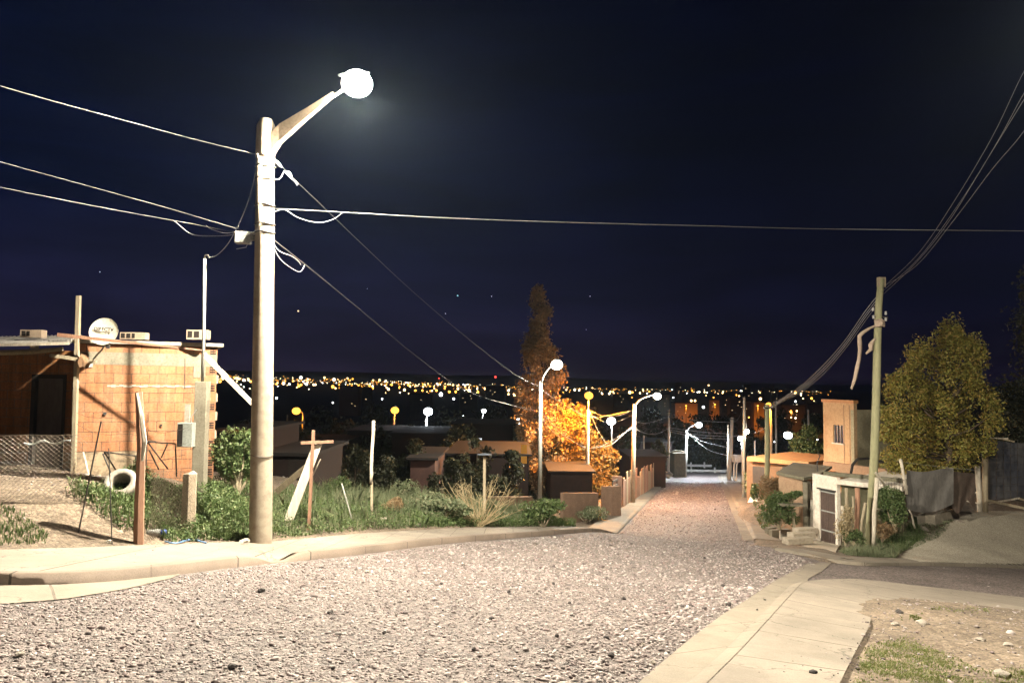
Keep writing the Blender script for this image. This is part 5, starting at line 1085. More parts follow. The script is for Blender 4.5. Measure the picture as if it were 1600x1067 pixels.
# ---------------------------------------------------------------- valley houses left, seen dimly
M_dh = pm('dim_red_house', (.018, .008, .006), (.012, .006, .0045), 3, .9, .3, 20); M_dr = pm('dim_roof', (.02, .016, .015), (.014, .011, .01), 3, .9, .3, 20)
def vhouse(label, x0, x1, ytop, D, dep, mat=None, name='valley_house', win=(), h=2.6, group='houses in the dark valley', rot=0.0, roofm=None):
    a = P(x0, 800, D); c = P(x1, 800, D + rot); zt_ = P((x0 + x1) / 2, ytop, D).z; g_ = min(float(G(a.x, a.y)), zt_ - h) - .5; t = thing(name, label, 'house', Vector((a.x, a.y, g_)), group); b = MB(); b.wall(a, c, g_, zt_ - .12, dep); w_ = b.build('walls', mat or M_dh, t)
    d_ = (c - a); d_.z = 0; d_.normalize(); n_ = Vector((-d_.y, d_.x, 0)); b = MB(); b.wall(a - d_ * .2 - n_ * .3, c + d_ * .2 - n_ * .3, zt_ - .12, zt_, dep + .6); b.build('roof', roofm or M_dr, t)
    for (wx, wy, ww, wh, m_) in win:
        p = onwall(wx, wy, a, c, .02); b = MB(); b.wall(p, p + d_ * ww, p.z, p.z + wh, .04); b.build('window', m_, t)
    return t
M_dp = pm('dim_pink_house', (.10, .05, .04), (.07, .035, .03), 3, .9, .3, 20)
E_win = emat('glow_window', (1, .55, .2), 1.2); E_winw = emat('lit_window_white', (.9, .95, 1), 1.5)
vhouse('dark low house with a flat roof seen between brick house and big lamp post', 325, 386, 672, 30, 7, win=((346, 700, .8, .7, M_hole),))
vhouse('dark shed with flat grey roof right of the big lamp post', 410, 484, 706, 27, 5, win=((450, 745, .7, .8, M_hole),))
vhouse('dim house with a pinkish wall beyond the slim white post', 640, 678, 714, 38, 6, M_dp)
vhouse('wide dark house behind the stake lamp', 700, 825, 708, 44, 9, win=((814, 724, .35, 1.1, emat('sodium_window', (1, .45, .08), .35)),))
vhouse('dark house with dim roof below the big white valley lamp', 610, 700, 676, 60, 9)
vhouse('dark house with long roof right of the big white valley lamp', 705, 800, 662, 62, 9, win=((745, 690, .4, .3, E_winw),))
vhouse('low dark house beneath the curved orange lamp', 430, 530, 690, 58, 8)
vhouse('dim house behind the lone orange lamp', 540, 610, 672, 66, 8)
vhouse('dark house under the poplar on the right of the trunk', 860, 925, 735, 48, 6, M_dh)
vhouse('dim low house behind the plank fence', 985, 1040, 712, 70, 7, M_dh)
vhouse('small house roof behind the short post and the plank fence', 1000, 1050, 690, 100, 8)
tag(MB().wall(P(363, 0, 31), P(384, 0, 31), P(0, 712, 31).z, P(0, 673, 31).z, .05).build('orange_lit_wall', pm('lit_wall_orange', (.75, .34, .05), (.6, .26, .04), 4, .6, .2, 20)), 'house wall piece coloured as lit orange, beyond the brick house corner', 'panel')  # orange light on the house wall put into this piece's colour
point(LP8, P(372, 660, 29.6), 60, SOD, .1)  # bare orange light with no lamp body, far from its parent lamp
tag(MB().wall(P(690, 0, 36), P(700, 0, 36), P(0, 762, 36).z - .6, P(0, 743, 36).z, .3).build('small_pillar', M_pk), 'small pale pillar in the dark lot behind the dry bush', 'pillar')
# ---------------------------------------------------------------- cables
def cable(label, pts, r=.011, mat=None, name='cable', group=None, n=4, sag=0.0):
    """smooth curve through picture points with distances; extra points between by Catmull-Rom"""
    q = [p if isinstance(p, Vector) else P(*p) for p in pts]; out = []
    if len(q) == 2:
        out = [q[0].lerp(q[1], i / 24) - Vector((0, 0, sag * 4 * (i / 24) * (1 - i / 24))) for i in range(25)]
    else:
        e = [q[0] * 2 - q[1]] + q + [q[-1] * 2 - q[-2]]
        for i in range(1, len(e) - 2):
            for k_ in range(6):
                t_ = k_ / 6; a, b_, c, d = e[i - 1], e[i], e[i + 1], e[i + 2]
                out.append(.5 * ((2 * b_) + (c - a) * t_ + (2 * a - 5 * b_ + 4 * c - d) * t_ ** 2 + (3 * b_ - a - 3 * c + d) * t_ ** 3))
        out.append(q[-1])
    rr = [r * .8 * max(1, p.y / 40) for p in out]
    return tag(MB().tube(out, rr, n).build(name, mat or M_cableL, smooth=True), label, 'cable', group)
D0 = PD; M_dcable = pm('black_cable', (.05, .05, .055), (.04, .04, .04), 5, .5, .1, 40)
cable('twisted cable rising out of the picture at the upper left from the big lamp post', [(402, 242, D0), (300, 217, 11.4), (200, 190, 10), (60, 152, 8.5), (-150, 90, 7)], .010, M_dcable)
cable('upper of the two long cables running left from the connector box', [(392, 364, D0), (250, 322, 11.6), (120, 286, 10.4), (0, 253, 9.3), (-160, 205, 8)], .007, M_dcable)
cable('lower faint cable running left from the connector box', [(386, 367, D0), (300, 350, 12.2), (200, 332, 11), (60, 305, 9.5), (-150, 262, 8)], .007, M_dcable)
cable('short slack loop hanging left of the connector box', [(378, 366, D0), (335, 369, 12.6), (300, 366, 12.4), (272, 345, 12.1)], .007)
cable('tiny slack loop beside the connector box', [(376, 363, D0), (350, 364, 12.8), (330, 358, 12.6), (322, 352, 12.5)], .008)
cable('long straight cable crossing the sky to the right from the big lamp post', [(428, 326, D0), (520, 331, 12.9), (700, 341, 13.3), (900, 348, 13.8), (1100, 353, 14.4), (1300, 358, 15.2), (1700, 362, 17)], .010, M_dcable)
cable('slack loop under the start of the long straight cable', [(428, 331, D0), (445, 328, D0), (465, 340, D0 - .1), (495, 348, D0 - .1), (520, 343, D0), (536, 332, D0)], .009)
cable('cable diving from the top clamp of the big lamp post towards the poplar', [(425, 244, D0), (462, 282, 13.5), (560, 376, 15.8), (650, 460, 19), (740, 536, 24.5), (805, 585, 31), (842, 604, 36)], .009, M_dcable)
cable('lower cable diving down from the big lamp post into the dark', [(424, 372, D0), (480, 416, 14), (570, 490, 16.5), (650, 556, 20.5), (720, 606, 26), (780, 628, 31), (842, 643, 36)], .009, M_dcable)
cable('slack loop hanging beneath the lower diving cable', [(424, 374, D0), (436, 392, D0), (455, 400, 13.3), (466, 408, 13.6), (470, 414, 13.8)], .007)
cable('second slack loop beneath the lower diving cable', [(424, 378, D0), (438, 405, D0), (460, 422, 13.4), (470, 424, 13.6), (476, 414, 13.9)], .006)
cable('service drop curving from the big lamp post to the metal mast of the brick house', [(402, 252, D0 - .05), (396, 285, D0), (382, 330, D0), (360, 375, 13.6), (340, 398, 13.9), (325, 403, 14.1)], .009)
cable('thin jumper wire wound along the big lamp post', [(374, 372, D0 - .1), (400, 360, D0 - .22), (416, 342, D0 - .22), (428, 331, D0)], .006, M_cable)
for i, pts in enumerate(([(402, 240, D0 - .2), (406, 252, D0 - .24), (412, 268, D0 - .25), (422, 278, D0 - .2), (436, 280, D0 - .05), (444, 268, D0)], [(444, 268, D0), (452, 276, D0), (463, 286, D0), (464, 290, D0)])):
    cable(['curly jumper wire around the top clamp of the big lamp post', 'short white insulator cord at the top clamp'][i], pts, .011 + .006 * i)
for i, (a_, b_) in enumerate((((428, 250), (440, 262)), ((448, 268), (456, 277)))):
    o = MB(); p, q = P(a_[0], a_[1], D0), P(b_[0], b_[1], D0 + .15); o.tube([p, p.lerp(q, .3), p.lerp(q, .7), q], [.012, .032, .032, .012], 8); tag(o.build('insulator_clamp', M_cableL, smooth=True), ['upper', 'lower'][i] + ' white insulator clamp on the cable at the top of the big lamp post', 'insulator')
bx = P(380, 372, D0 - .05); t = thing('connector_box', 'pale plastic connector box on the cables left of the big lamp post', 'connector box', bx)
MB().box(bx, (.26, .16, .20), .1).build('box_body', M_grey, t, bevel=.02); MB().tube([P(364, 364, D0), P(380, 362, D0), P(400, 366, D0 - .1)], .025, 8).build('cable_sleeve', M_cableL, t); MB().tube([bx + Vector((.1, 0, -.05)), bx + Vector((.06, -.02, -.16)), bx + Vector((-.1, -.02, -.19))], .008, 5).build('loose_end', M_cableL, t)
MB().box(bx + Vector((.15, 0, .0)), (.06, .08, .08)).build('bracket', M_grey, t)
# along the left poles
cable('upper cable from the poplar lamp pole towards the sodium lamp', [(846, 608, 36), (872, 626, 40), (925, 652, 52), (989, 641, 50.7)], .011)
cable('lower cable from the poplar lamp pole through the golden tree', [(846, 643, 36), (862, 661, 39), (884, 682, 42), (930, 700, 47), (989, 668, 50.7)], .011)
cable('slack service cable hanging under the lower one by the poplar', [(846, 650, 36), (858, 668, 37.5), (878, 686, 40)], .009)
cable('upper sagging cable between sodium lamp and next white lamp pole', [(924, 643, 52), (945, 650, 51.6), (965, 650, 51.2), (989, 640, 50.7)], .010)
cable('middle sagging cable between sodium lamp and next white lamp pole', [(924, 648, 52), (945, 659, 51.6), (965, 658, 51.2), (989, 648, 50.7)], .010)
cable('thick cable dropping from the white lamp pole to the hidden hut roof', [(989, 665, 50.7), (972, 680, 49), (952, 696, 47), (925, 698, 45)], .016)
cable('service wire dropping beside the sodium lamp post', [(922, 643, 52), (932, 668, 50), (944, 688, 48), (952, 697, 47)], .010)
cable('upper cable from third left pole towards the pole without a lamp', [(992, 658, 50.7), (1010, 661, 60), (1030, 656, 75), (1045, 651, 88)], .011)
cable('lower sagging cable from third left pole to the pole without a lamp', [(992, 670, 50.7), (1010, 677, 60), (1028, 677, 75), (1045, 669, 88)], .011)
cable('bright short cable right of the pole without a lamp', [(1046, 651, 88), (1065, 652, 86), (1090, 657, 84), (1143, 660, 84)], .013)
for i, (y0, ym, y1) in enumerate(((668, 674, 678), (671, 679, 682), (674, 683, 686))):
    cable(['highest', 'middle', 'lowest'][i] + ' of three bright cables crossing above the foot of the hill', [(1046, y0, 88), (1090, ym, 86), (1142, y1, 84)], .016)
cable('cable sagging steeply down to the leaning pale pole', [(1073, 676, 92), (1090, 690, 89), (1110, 704, 86), (1139, 712, 84)], .016)
cable('faint cable between the first and second sagging ones at the hill foot', [(1073, 676, 92), (1100, 690, 89), (1142, 700, 84)], .012)
cable('thin cable between the wooden hedge pole and the leaning pale pole', [(1197, 668, 40), (1180, 676, 55), (1165, 678, 57), (1144, 682, 84)], .009)
cable('wire from the leaning pale pole top towards the far dark', [(1144, 660, 84), (1153, 655, 90), (1160, 640, 100)], .012)
# big bundle over the right
E0 = [(1377, 452, UD), (1376, 458, UD), (1378, 462, UD), (1380, 448, UD)]
for i, pts in enumerate(([(1435, 396, 22), (1490, 316, 18.5), (1550, 215, 16), (1600, 112, 14)], [(1435, 404, 22), (1500, 316, 18), (1555, 228, 15.8), (1600, 146, 14)], [(1430, 412, 22.2), (1480, 350, 19), (1545, 245, 16), (1600, 156, 13.6)], [(1432, 415, 22.2), (1495, 338, 18.2), (1550, 265, 16), (1600, 205, 14)])):
    cable(['topmost', 'second', 'third', 'lowest'][i] + ' of four cables sweeping up to the right from the wooden utility pole', [E0[i]] + pts + [P(*pts[-1]).lerp(NT, .18) - Vector((0, 0, .02)), P(*pts[-1]).lerp(NT, .5), NT + Vector((0, 0, -.2 - .35 * i))], .007, M_cable)
for i, (off, ex, ey) in enumerate(((0, 1199, 634), (5, 1199, 637), (9, 1199, 640), (14, 1240, 640))):
    pts = [(1371, 462 + off, UD), (1352, 486 + off * 1.1, 26.5), (1320, 532 + off, 28.5), (1285, 572 + off, 31.5), (1250, 604 + off * .7, 35), (1222, 622 + off * .4, 38), (1199, 634 + i * 3, 40)]
    cable(['topmost', 'second', 'third', 'lowest'][i] + ' of four cables from the wooden utility pole down to the hedge pole', pts, .010, M_cableL if i < 3 else M_cable)
cable('shadowy thin wire across the driveway bank top', [(1395, 720, 27), (1460, 728, 27), (1530, 735, 26.6)], .007, M_cable)

# ---------------------------------------------------------------- trees
def tree(name, label, base, top_z, prof, D, n, size, lmat, bmat, sd=0, group=None, trunk_r=.2, nclump=40, depth=.9, gaps=.75, cat='tree', clr=.24, branches=14):
    """prof: picture outline rows (py, px_left, px_right) at distance D, turned into an uneven crown of leaf clumps with real depth"""
    rg = random.Random(sd); r2 = np.random.default_rng(sd + 5); base = Vector(base); t = thing(name, label, cat, base, group); cl = []
    rows = []
    for py, xa, xb in prof:
        a, c = P(xa, py, D), P(xb, py, D); rows.append(((a.z + c.z) / 2, a.x, c.x))
    rows.sort(); zs = [r[0] for r in rows]; hmax = max(r[2] - r[1] for r in rows)
    for i in range(nclump):
        z = rg.uniform(zs[0], zs[-1]); xa = np.interp(z, zs, [r[1] for r in rows]); xb = np.interp(z, zs, [r[2] for r in rows]); w_ = (xb - xa) / 2; cx = (xa + xb) / 2
        if rg.random() > (w_ * 2 / hmax) ** .6 + .25: continue
        a = rg.uniform(0, 6.283); q = rg.uniform(.15, 1) ** .5; rr = min(clr * hmax, max(w_ * .65, .12 * hmax)) * rg.uniform(.6, 1.15)
        k_ = max(0, w_ - rr * .6); cl.append((Vector((cx + math.cos(a) * k_ * q, D + math.sin(a) * k_ * q * depth, z)), rr))
    b = MB(); tz = zs[0] + (zs[-1] - zs[0]) * .75; xm = np.interp(tz, zs, [(r[1] + r[2]) / 2 for r in rows])
    tp = Vector((xm, D, tz)); b.tube([base - Vector((0, 0, .2)), base.lerp(tp, .35) + Vector((rg.uniform(-.1, .1), 0, 0)), base.lerp(tp, .7), tp], [trunk_r, trunk_r * .75, trunk_r * .45, trunk_r * .15], 9)
    for c, r_ in rg.sample(cl, min(branches, len(cl))):
        f_ = max(.15, min(.95, (c.z - base.z) / max(tp.z - base.z, .1) * .75)); s_ = base.lerp(tp, f_); b.tube([s_, s_.lerp(c, .5) + Vector((0, 0, -.08 * (c - s_).length)), c], [trunk_r * .35, trunk_r * .2, trunk_r * .06], 5)
    b.build('trunk', bmat, t, True); C = []; tot = sum(r_ ** 2 for c, r_ in cl)
    for c, r_ in cl:
        m_ = int(n * r_ ** 2 / tot); p = r2.normal(size=(m_, 3)); p /= np.linalg.norm(p, axis=1)[:, None]; k_ = r2.uniform(.25, 1, m_) ** .6
        ph = r2.uniform(0, 6, 3); lump = 1 + .28 * np.sin(4 * p[:, 0] + ph[0]) * np.sin(5 * p[:, 1] + ph[1]) + .15 * np.sin(9 * p[:, 2] + ph[2]); p = p * (k_ * lump * r_)[:, None]; p[:, 2] *= 1.1; C.append(p + np.array(c))
    C = np.vstack(C); keep = r2.uniform(0, 1, len(C)) < gaps + .4 * np.sin(C[:, 0] * 2.1 + C[:, 2] * 2.7) * np.sin(C[:, 2] * 1.9 - C[:, 1] * 2.3); C = C[keep]
    leaves('crown', C, size * r2.uniform(.6, 1.3, len(C)), lmat, t, up=-.1); return t
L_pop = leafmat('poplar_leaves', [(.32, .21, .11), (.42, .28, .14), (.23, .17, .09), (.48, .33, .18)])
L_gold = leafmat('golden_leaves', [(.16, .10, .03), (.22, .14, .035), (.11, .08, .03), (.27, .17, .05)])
L_big = leafmat('yellow_green_leaves', [(.21, .22, .045), (.30, .27, .06), (.15, .165, .035), (.36, .28, .065), (.32, .21, .06)])
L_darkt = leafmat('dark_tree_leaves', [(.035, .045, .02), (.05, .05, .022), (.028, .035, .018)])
M_bark = pm('bark', (.12, .09, .06), (.08, .06, .04), 4, .95, .8, 20)
def gbase(px, D):
    p = P(px, 700, D); return Vector((p.x, p.y, float(G(p.x, p.y))))
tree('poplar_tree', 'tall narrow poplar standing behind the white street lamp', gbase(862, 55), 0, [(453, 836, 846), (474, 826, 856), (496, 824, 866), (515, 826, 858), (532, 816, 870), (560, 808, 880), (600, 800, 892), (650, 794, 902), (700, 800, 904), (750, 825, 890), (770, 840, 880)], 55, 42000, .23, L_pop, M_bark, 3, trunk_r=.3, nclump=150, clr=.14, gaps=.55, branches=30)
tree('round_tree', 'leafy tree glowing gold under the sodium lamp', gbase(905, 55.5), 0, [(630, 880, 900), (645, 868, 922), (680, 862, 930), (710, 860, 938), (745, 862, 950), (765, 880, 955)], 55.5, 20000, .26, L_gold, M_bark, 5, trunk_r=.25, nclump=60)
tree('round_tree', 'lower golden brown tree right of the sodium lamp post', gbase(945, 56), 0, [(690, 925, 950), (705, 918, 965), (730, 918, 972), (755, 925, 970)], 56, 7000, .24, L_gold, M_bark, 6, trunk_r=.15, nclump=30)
tree('broad_tree', 'big spreading yellow green tree behind the wooden utility pole', gbase(1480, 30), 0, [(512, 1476, 1500), (532, 1468, 1530), (548, 1412, 1542), (575, 1402, 1550), (600, 1382, 1556), (640, 1372, 1566), (690, 1366, 1562), (722, 1380, 1545), (742, 1410, 1520)], 30, 70000, .11, L_big, M_bark, 8, trunk_r=.22, nclump=190, clr=.088, depth=.5, gaps=.55, branches=40)
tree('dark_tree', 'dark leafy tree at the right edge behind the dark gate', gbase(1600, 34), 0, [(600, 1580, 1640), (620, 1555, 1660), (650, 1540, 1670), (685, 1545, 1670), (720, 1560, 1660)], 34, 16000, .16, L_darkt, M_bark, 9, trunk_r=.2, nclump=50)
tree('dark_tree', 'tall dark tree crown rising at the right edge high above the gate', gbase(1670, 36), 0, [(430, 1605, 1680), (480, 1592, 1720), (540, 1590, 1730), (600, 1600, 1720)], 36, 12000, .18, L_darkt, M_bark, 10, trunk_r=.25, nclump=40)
tree('willow_bush', 'pale drooping bush on the verge below the long orange house', gbase(1178, 51), 0, [(718, 1170, 1192), (735, 1164, 1200), (760, 1164, 1200), (780, 1170, 1196)], 51, 7000, .16, leafmat('pale_leaves', [(.18, .19, .09), (.24, .24, .13), (.14, .16, .07)]), M_bark, 11, trunk_r=.08, nclump=30, cat='bush')
tree('garden_tree', 'small green tree lit by the bright hooped lamp', gbase(1262, 56), 0, [(672, 1250, 1275), (688, 1236, 1290), (705, 1236, 1292), (718, 1245, 1285)], 56, 6000, .2, L_weed, M_bark, 12, trunk_r=.12, nclump=24)
bush('hedge_bush', 'leafy hedge bush behind the kerb blocks on the right verge', 'bush', P(1218, 826, 30.8), 1.7, 1.35, 5000, .10, L_weed, 12, sd=21)
bush('hedge_bush', 'reddish brown hedge bush left of the planter shelf', 'bush', P(1207, 800, 33.5), 1.3, 1.5, 4000, .09, L_brown, 10, sd=22)
bush('hedge_bush', 'small green plant growing on the shelf before the adobe hut', 'bush', P(1236, 787, 30.2), .8, .55, 1500, .08, L_weed, 8, sd=23)
bush('dry_leaf_bush', 'leafy green bush right of the wooden utility pole under the net', 'bush', P(1400, 828, 25.2), 1.0, 1.35, 4500, .09, L_weed, 10, sd=24)
bush('weed_bush', 'bright green weed tuft at the foot of the garage stakes', 'bush', P(1335, 852, 24.6), .7, .5, 1800, .07, L_weed, 8, sd=25)
bush('dry_clump', 'pale dry plant clump at the garage corner', 'bush', P(1321, 850, 24.8), .6, 1.2, 1600, .07, L_dry, 9, sd=26)
bush('dry_clump', 'dry brown twiggy clump behind the utility pole foot', 'bush', P(1378, 845, 25.4), .9, .6, 1500, .06, L_brown, 9, sd=27)
bush('weed_bush', 'dark bush behind the white leaning panel on the right verge', 'bush', P(1192, 790, 46), 1.4, 1.6, 2200, .14, L_weed, 8, sd=28)
weeds('grass_verge', [(1176, 786), (1192, 784), (1198, 800), (1180, 801)], 30000, 40, 58, .35, L_weed, .09, x0=10, x1=24)
weeds('grass_verge', [(1178, 806), (1198, 803), (1204, 832), (1192, 830)], 60000, 28, 42, .25, L_weed, .07, x0=8, x1=16)
weeds('grass_verge', [(1310, 862), (1380, 860), (1425, 850), (1400, 872), (1330, 870)], 60000, 22, 29, .18, L_grey, .05, bl=2500, blh=.25, x0=9, x1=16)
weeds('grass_verge', [(1370, 850), (1430, 822), (1450, 840), (1400, 868)], 60000, 22, 29, .22, L_weed, .05, bl=1500, blh=.25, x0=9, x1=16)
weeds('dry_litter', [(1350, 845), (1380, 820), (1440, 815), (1500, 800), (1470, 840), (1420, 860)], 60000, 23, 30, .08, L_grey, .05, x0=9, x1=20)
GPl = [[(1330, 1075), (1345, 1010), (1420, 990), (1480, 1020), (1540, 1045), (1620, 1035), (1620, 1090)], [(1450, 946), (1550, 950), (1545, 960), (1455, 955)], [(1390, 962), (1440, 958), (1450, 970), (1400, 972)]]
L_turf = leafmat('turf', [(.12, .17, .04), (.17, .21, .05), (.22, .22, .09), (.09, .14, .03), (.20, .24, .07)])
for g_ in GPl: weeds('grass_patch', g_, 330000 if g_ is GPl[0] else 60000, 4, 13, .03, L_turf, .014, bl=5200 if g_ is GPl[0] else 700, blh=.03, x0=1.5, x1=12, hmin=.004, sc=.16, thin=True)
# dark trees and scrub of the valley
rg = random.Random(31); k = 0
VT = [(555, 700, 70, 34), (600, 715, 60, 36), (660, 700, 70, 40), (705, 715, 50, 34), (745, 690, 70, 42), (800, 705, 60, 40), (500, 690, 60, 36), (410, 700, 50, 33), (590, 672, 70, 60), (480, 668, 70, 62), (650, 690, 60, 48), (470, 722, 60, 30), (530, 730, 55, 32), (690, 735, 60, 33), (775, 745, 50, 36), (430, 690, 60, 40), (720, 668, 80, 56), (615, 700, 60, 48), (352, 700, 26, 60), (400, 655, 70, 70), (440, 668, 60, 90), (500, 640, 90, 120), (540, 660, 80, 80), (585, 640, 90, 110), (640, 668, 60, 85), (700, 650, 110, 100), (730, 668, 70, 70), (770, 640, 90, 130), (800, 660, 80, 70), (690, 700, 70, 50), (650, 716, 60, 43), (560, 700, 70, 46), (500, 712, 60, 38), (600, 735, 60, 34), (835, 668, 60, 90), (865, 640, 60, 110), (1015, 640, 60, 150), (1065, 655, 60, 130), (1100, 645, 70, 140), (1135, 640, 60, 160), (1185, 655, 50, 120), (1225, 645, 60, 130), (1270, 650, 60, 120), (1075, 690, 50, 125), (1110, 692, 50, 122), (975, 668, 50, 90), (1030, 690, 40, 85), (930, 640, 50, 130), (735, 735, 50, 40)]
KT = ['dark tree in the valley just right of the brick house', ]
NM = [(352, 'brick house corner'), (470, 'curved orange lamp'), (617, 'lone orange lamp'), (669, 'big white valley lamp'), (756, 'small cool lamp'), (843, 'poplar'), (990, 'brown wall lamp'), (1071, 'dark booth'), (1140, 'leaning pale pole'), (1200, 'hedge pole'), (1235, 'hooped lamp'), (1300, 'two storey house')]
used_l = set()
for px, ty, wd, D in VT:
    nm = min(NM, key=lambda q: abs(q[0] - px)); sd_ = 'just left of' if px < nm[0] - 8 else ('just right of' if px > nm[0] + 8 else 'near'); dist = 'near' if D < 60 else ('distant' if D > 105 else 'middle distance')
    lab = f"{dist} dark tree silhouette {sd_} the {nm[1]}"
    adj = iter(('low', 'broad', 'taller', 'smaller', 'ragged', 'rounded'))
    while lab in used_l: lab = f"{next(adj)} {dist} dark tree silhouette {sd_} the {nm[1]}"
    used_l.add(lab); wdp = wd * .9; bz = gbase(px, D); _, by = proj(bz.x, bz.y, bz.z); hgt = max(20, float(by) - ty); pr = [(ty, px - wdp * .15, px + wdp * .15), (ty + hgt * .12, px - wdp * .38, px + wdp * .4), (ty + hgt * .4, px - wdp * .5, px + wdp * .5), (ty + hgt * .7, px - wdp * .45, px + wdp * .42), (ty + hgt * .92, px - wdp * .3, px + wdp * .3)]
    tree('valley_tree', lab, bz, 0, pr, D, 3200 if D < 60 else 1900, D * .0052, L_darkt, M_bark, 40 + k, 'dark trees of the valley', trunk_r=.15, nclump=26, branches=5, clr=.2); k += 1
X = rng.uniform(-60, 30, 160000); Y = 27 + 130 * rng.uniform(0, 1, 160000) ** 1.5; kk = (X < np.where(Y < 36, -.5, xl(Y) - 4)) | (X > xr(Y) + 9) & (Y > 55); X, Y = X[kk], Y[kk]; X = X * np.maximum(1, Y / 60)
kk = (X < xl(Y) - 4) | (X > xr(Y) + 9); X, Y = X[kk], Y[kk]
hh = (.25 + .5 * np.clip(noise2(X, Y, 3) + .3, 0, 1)) * np.maximum(1, Y / 60); C = np.stack([X, Y, G(X, Y) + rng.uniform(0, 1, len(X)) * hh], -1)
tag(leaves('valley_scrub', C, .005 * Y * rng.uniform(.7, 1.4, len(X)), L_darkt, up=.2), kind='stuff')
# ---------------------------------------------------------------- far city
M_far = pm('far_building_wall', (.16, .13, .11), (.12, .1, .085), .05, .9, .1, 2); M_farr = pm('far_building_roof', (.07, .06, .055), (.05, .045, .04), .05, .9, .1, 2)
E_o = emat('far_sodium', (1, .38, .05), 9); E_o2 = emat('far_sodium_pale', (1, .62, .25), 12); E_w = emat('far_white', (.95, .95, 1), 12); E_wo = emat('far_warm_white', (1, .82, .55), 14); E_r = emat('far_red', (1, .05, .04), 6)
def protolight(m):
    b = MB(); b.ball(Vector((0, 0, 0)), 1, 6); b.tube([Vector((0, 0, -.8)), Vector((0, 0, -4.2))], .16, 4, m=1); me_o = b.build('street_light', [m, M_dark], smooth=True); me = me_o.data; lo = me_o.location.copy()
    for v in me.vertices: v.co += lo
    bpy.data.objects.remove(me_o); return me
PL = {c: protolight(m) for c, m in (('o', E_o), ('p', E_o2), ('w', E_w), ('h', E_wo), ('r', E_r))}
LAB = {'o': 'tiny deep orange street light far off on the city plain', 'p': 'tiny pale orange street light far off on the city plain', 'w': 'tiny cool white light far off on the city plain', 'h': 'tiny warm white light far off on the city plain', 'r': 'tiny red warning light on a mast at the horizon'}
def far(px, py, r_px, c, D=None):
    d = ray(px, py)
    if D is None:
        D = 260.0
        while D < 7500:
            p = d * (D / d.y)
            if p.z - 7 <= float(Gp(p.x, p.y)): break
            D *= 1.03
    p = d * (D / d.y); o = bpy.data.objects.new('street_light', PL[c]); COL.objects.link(o); o.location = p; s_ = D / F * r_px; o.scale = (s_,) * 3
    tag(o, LAB[c], 'light', {'o': 'deep orange city lights', 'p': 'pale orange city lights', 'w': 'cool white city lights', 'h': 'warm white city lights', 'r': 'red mast lights'}[c]); return o
EX = [(467, 603, 3.2, 'o'), (520, 604, 3.6, 'o'), (582, 606, 3.4, 'o'), (607, 608, 3, 'p'), (632, 609, 3, 'p'), (649, 610, 2.4, 'o'), (660, 610, 2.4, 'o'), (682, 610, 2.8, 'o'), (702, 612, 2.8, 'o'), (712, 612, 2.6, 'o'), (470, 590, 4, 'h'), (522, 593, 3.6, 'h'), (507, 590, 2.4, 'p'), (543, 591, 2, 'p'), (551, 592, 2, 'o'), (443, 599, 3.2, 'h'), (432, 600, 2.4, 'o'), (452, 600, 2.2, 'w'), (479, 600, 2.8, 'w'), (490, 601, 2.6, 'p'), (583, 594, 2, 'p'), (593, 594, 2.6, 'p'), (603, 595, 2, 'h'), (733, 610, 4, 'p'), (804, 616, 4, 'p'), (689, 616, 4.6, 'w'), (709, 623, 2.6, 'w'), (432, 622, 2.6, 'w'), (520, 629, 1.8, 'w'), (597, 623, 2, 'w'), (683, 599, 2, 'h'), (727, 602, 2, 'w'), (348, 592, 2.6, 'p'), (356, 594, 3, 'w'), (372, 592, 4, 'p'), (381, 594, 3.2, 'h'), (366, 590, 2.6, 'o'), (388, 592, 2.4, 'p'), (392, 596, 2.6, 'o'), (344, 596, 3, 'o'),
      (1071, 632, 6, 'p'), (1063, 623, 2.4, 'h'), (1080, 626, 2.6, 'p'), (1086, 626, 2.4, 'p'), (1052, 621, 1.6, 'w'), (1099, 636, 3, 'w'), (1107, 602, 2, 'p'), (1115, 621, 1.6, 'o'), (1125, 627, 2, 'w'), (1133, 622, 1.6, 'w'), (1188, 623, 3.2, 'p'), (1188, 631, 3.8, 'p'), (1198, 636, 2.6, 'o'), (1206, 624, 2.4, 'p'), (1201, 650, 3, 'p'), (1222, 649, 2, 'w'), (1236, 644, 2.6, 'o'), (1243, 627, 2, 'w'), (1240, 633, 2.2, 'h'), (1245, 633, 2.2, 'h'), (1256, 632, 1.8, 'w'), (1245, 642, 1.8, 'p'), (1236, 652, 1.6, 'p'), (1243, 653, 1.6, 'h'), (1021, 627, 4, 'o'), (1000, 614, 2, 'p'), (1012, 620, 1.8, 'o'), (941, 615, 2, 'p'), (952, 615, 2, 'h'), (954, 612, 2, 'p'), (959, 615, 2, 'p'), (974, 618, 2, 'h'), (984, 613, 3.6, 'p'), (898, 609, 2.4, 'h'), (885, 609, 2, 'p'), (831, 608, 1.8, 'h'), (839, 608, 1.6, 'h'), (817, 615, 1.6, 'w'), (1170, 652, 1.6, 'o'), (1119, 638, 2.4, 'o'), (1216, 652, 2.4, 'o'), (1211, 652, 2, 'p'), (680, 690, 1.8, 'w'), (694, 687, 1.4, 'w'), (724, 650, 1.5, 'w'), (655, 684, 1.2, 'w'), (1277, 687, 1.8, 'w'), (1210, 690, 1.2, 'w')]
for px, py, r_, c in EX: far(px, py, r_ * .62, c, 70 if py > 660 else (150 if py > 645 and px > 1150 else (200 if py > 640 else None)))
rg = random.Random(17)
for i in range(150):
    px = rg.uniform(338, 745) if i < 110 else rg.uniform(745, 1290); hz_ = 588 + (px - 430) * .036 if px < 760 else 600 + (px - 760) * .022
    py = hz_ + abs(rg.gauss(0, 7 if px < 745 else 8)) + 1.5; c = rg.choice('oopphw'); far(px, py, rg.uniform(.55, 1.1), c)
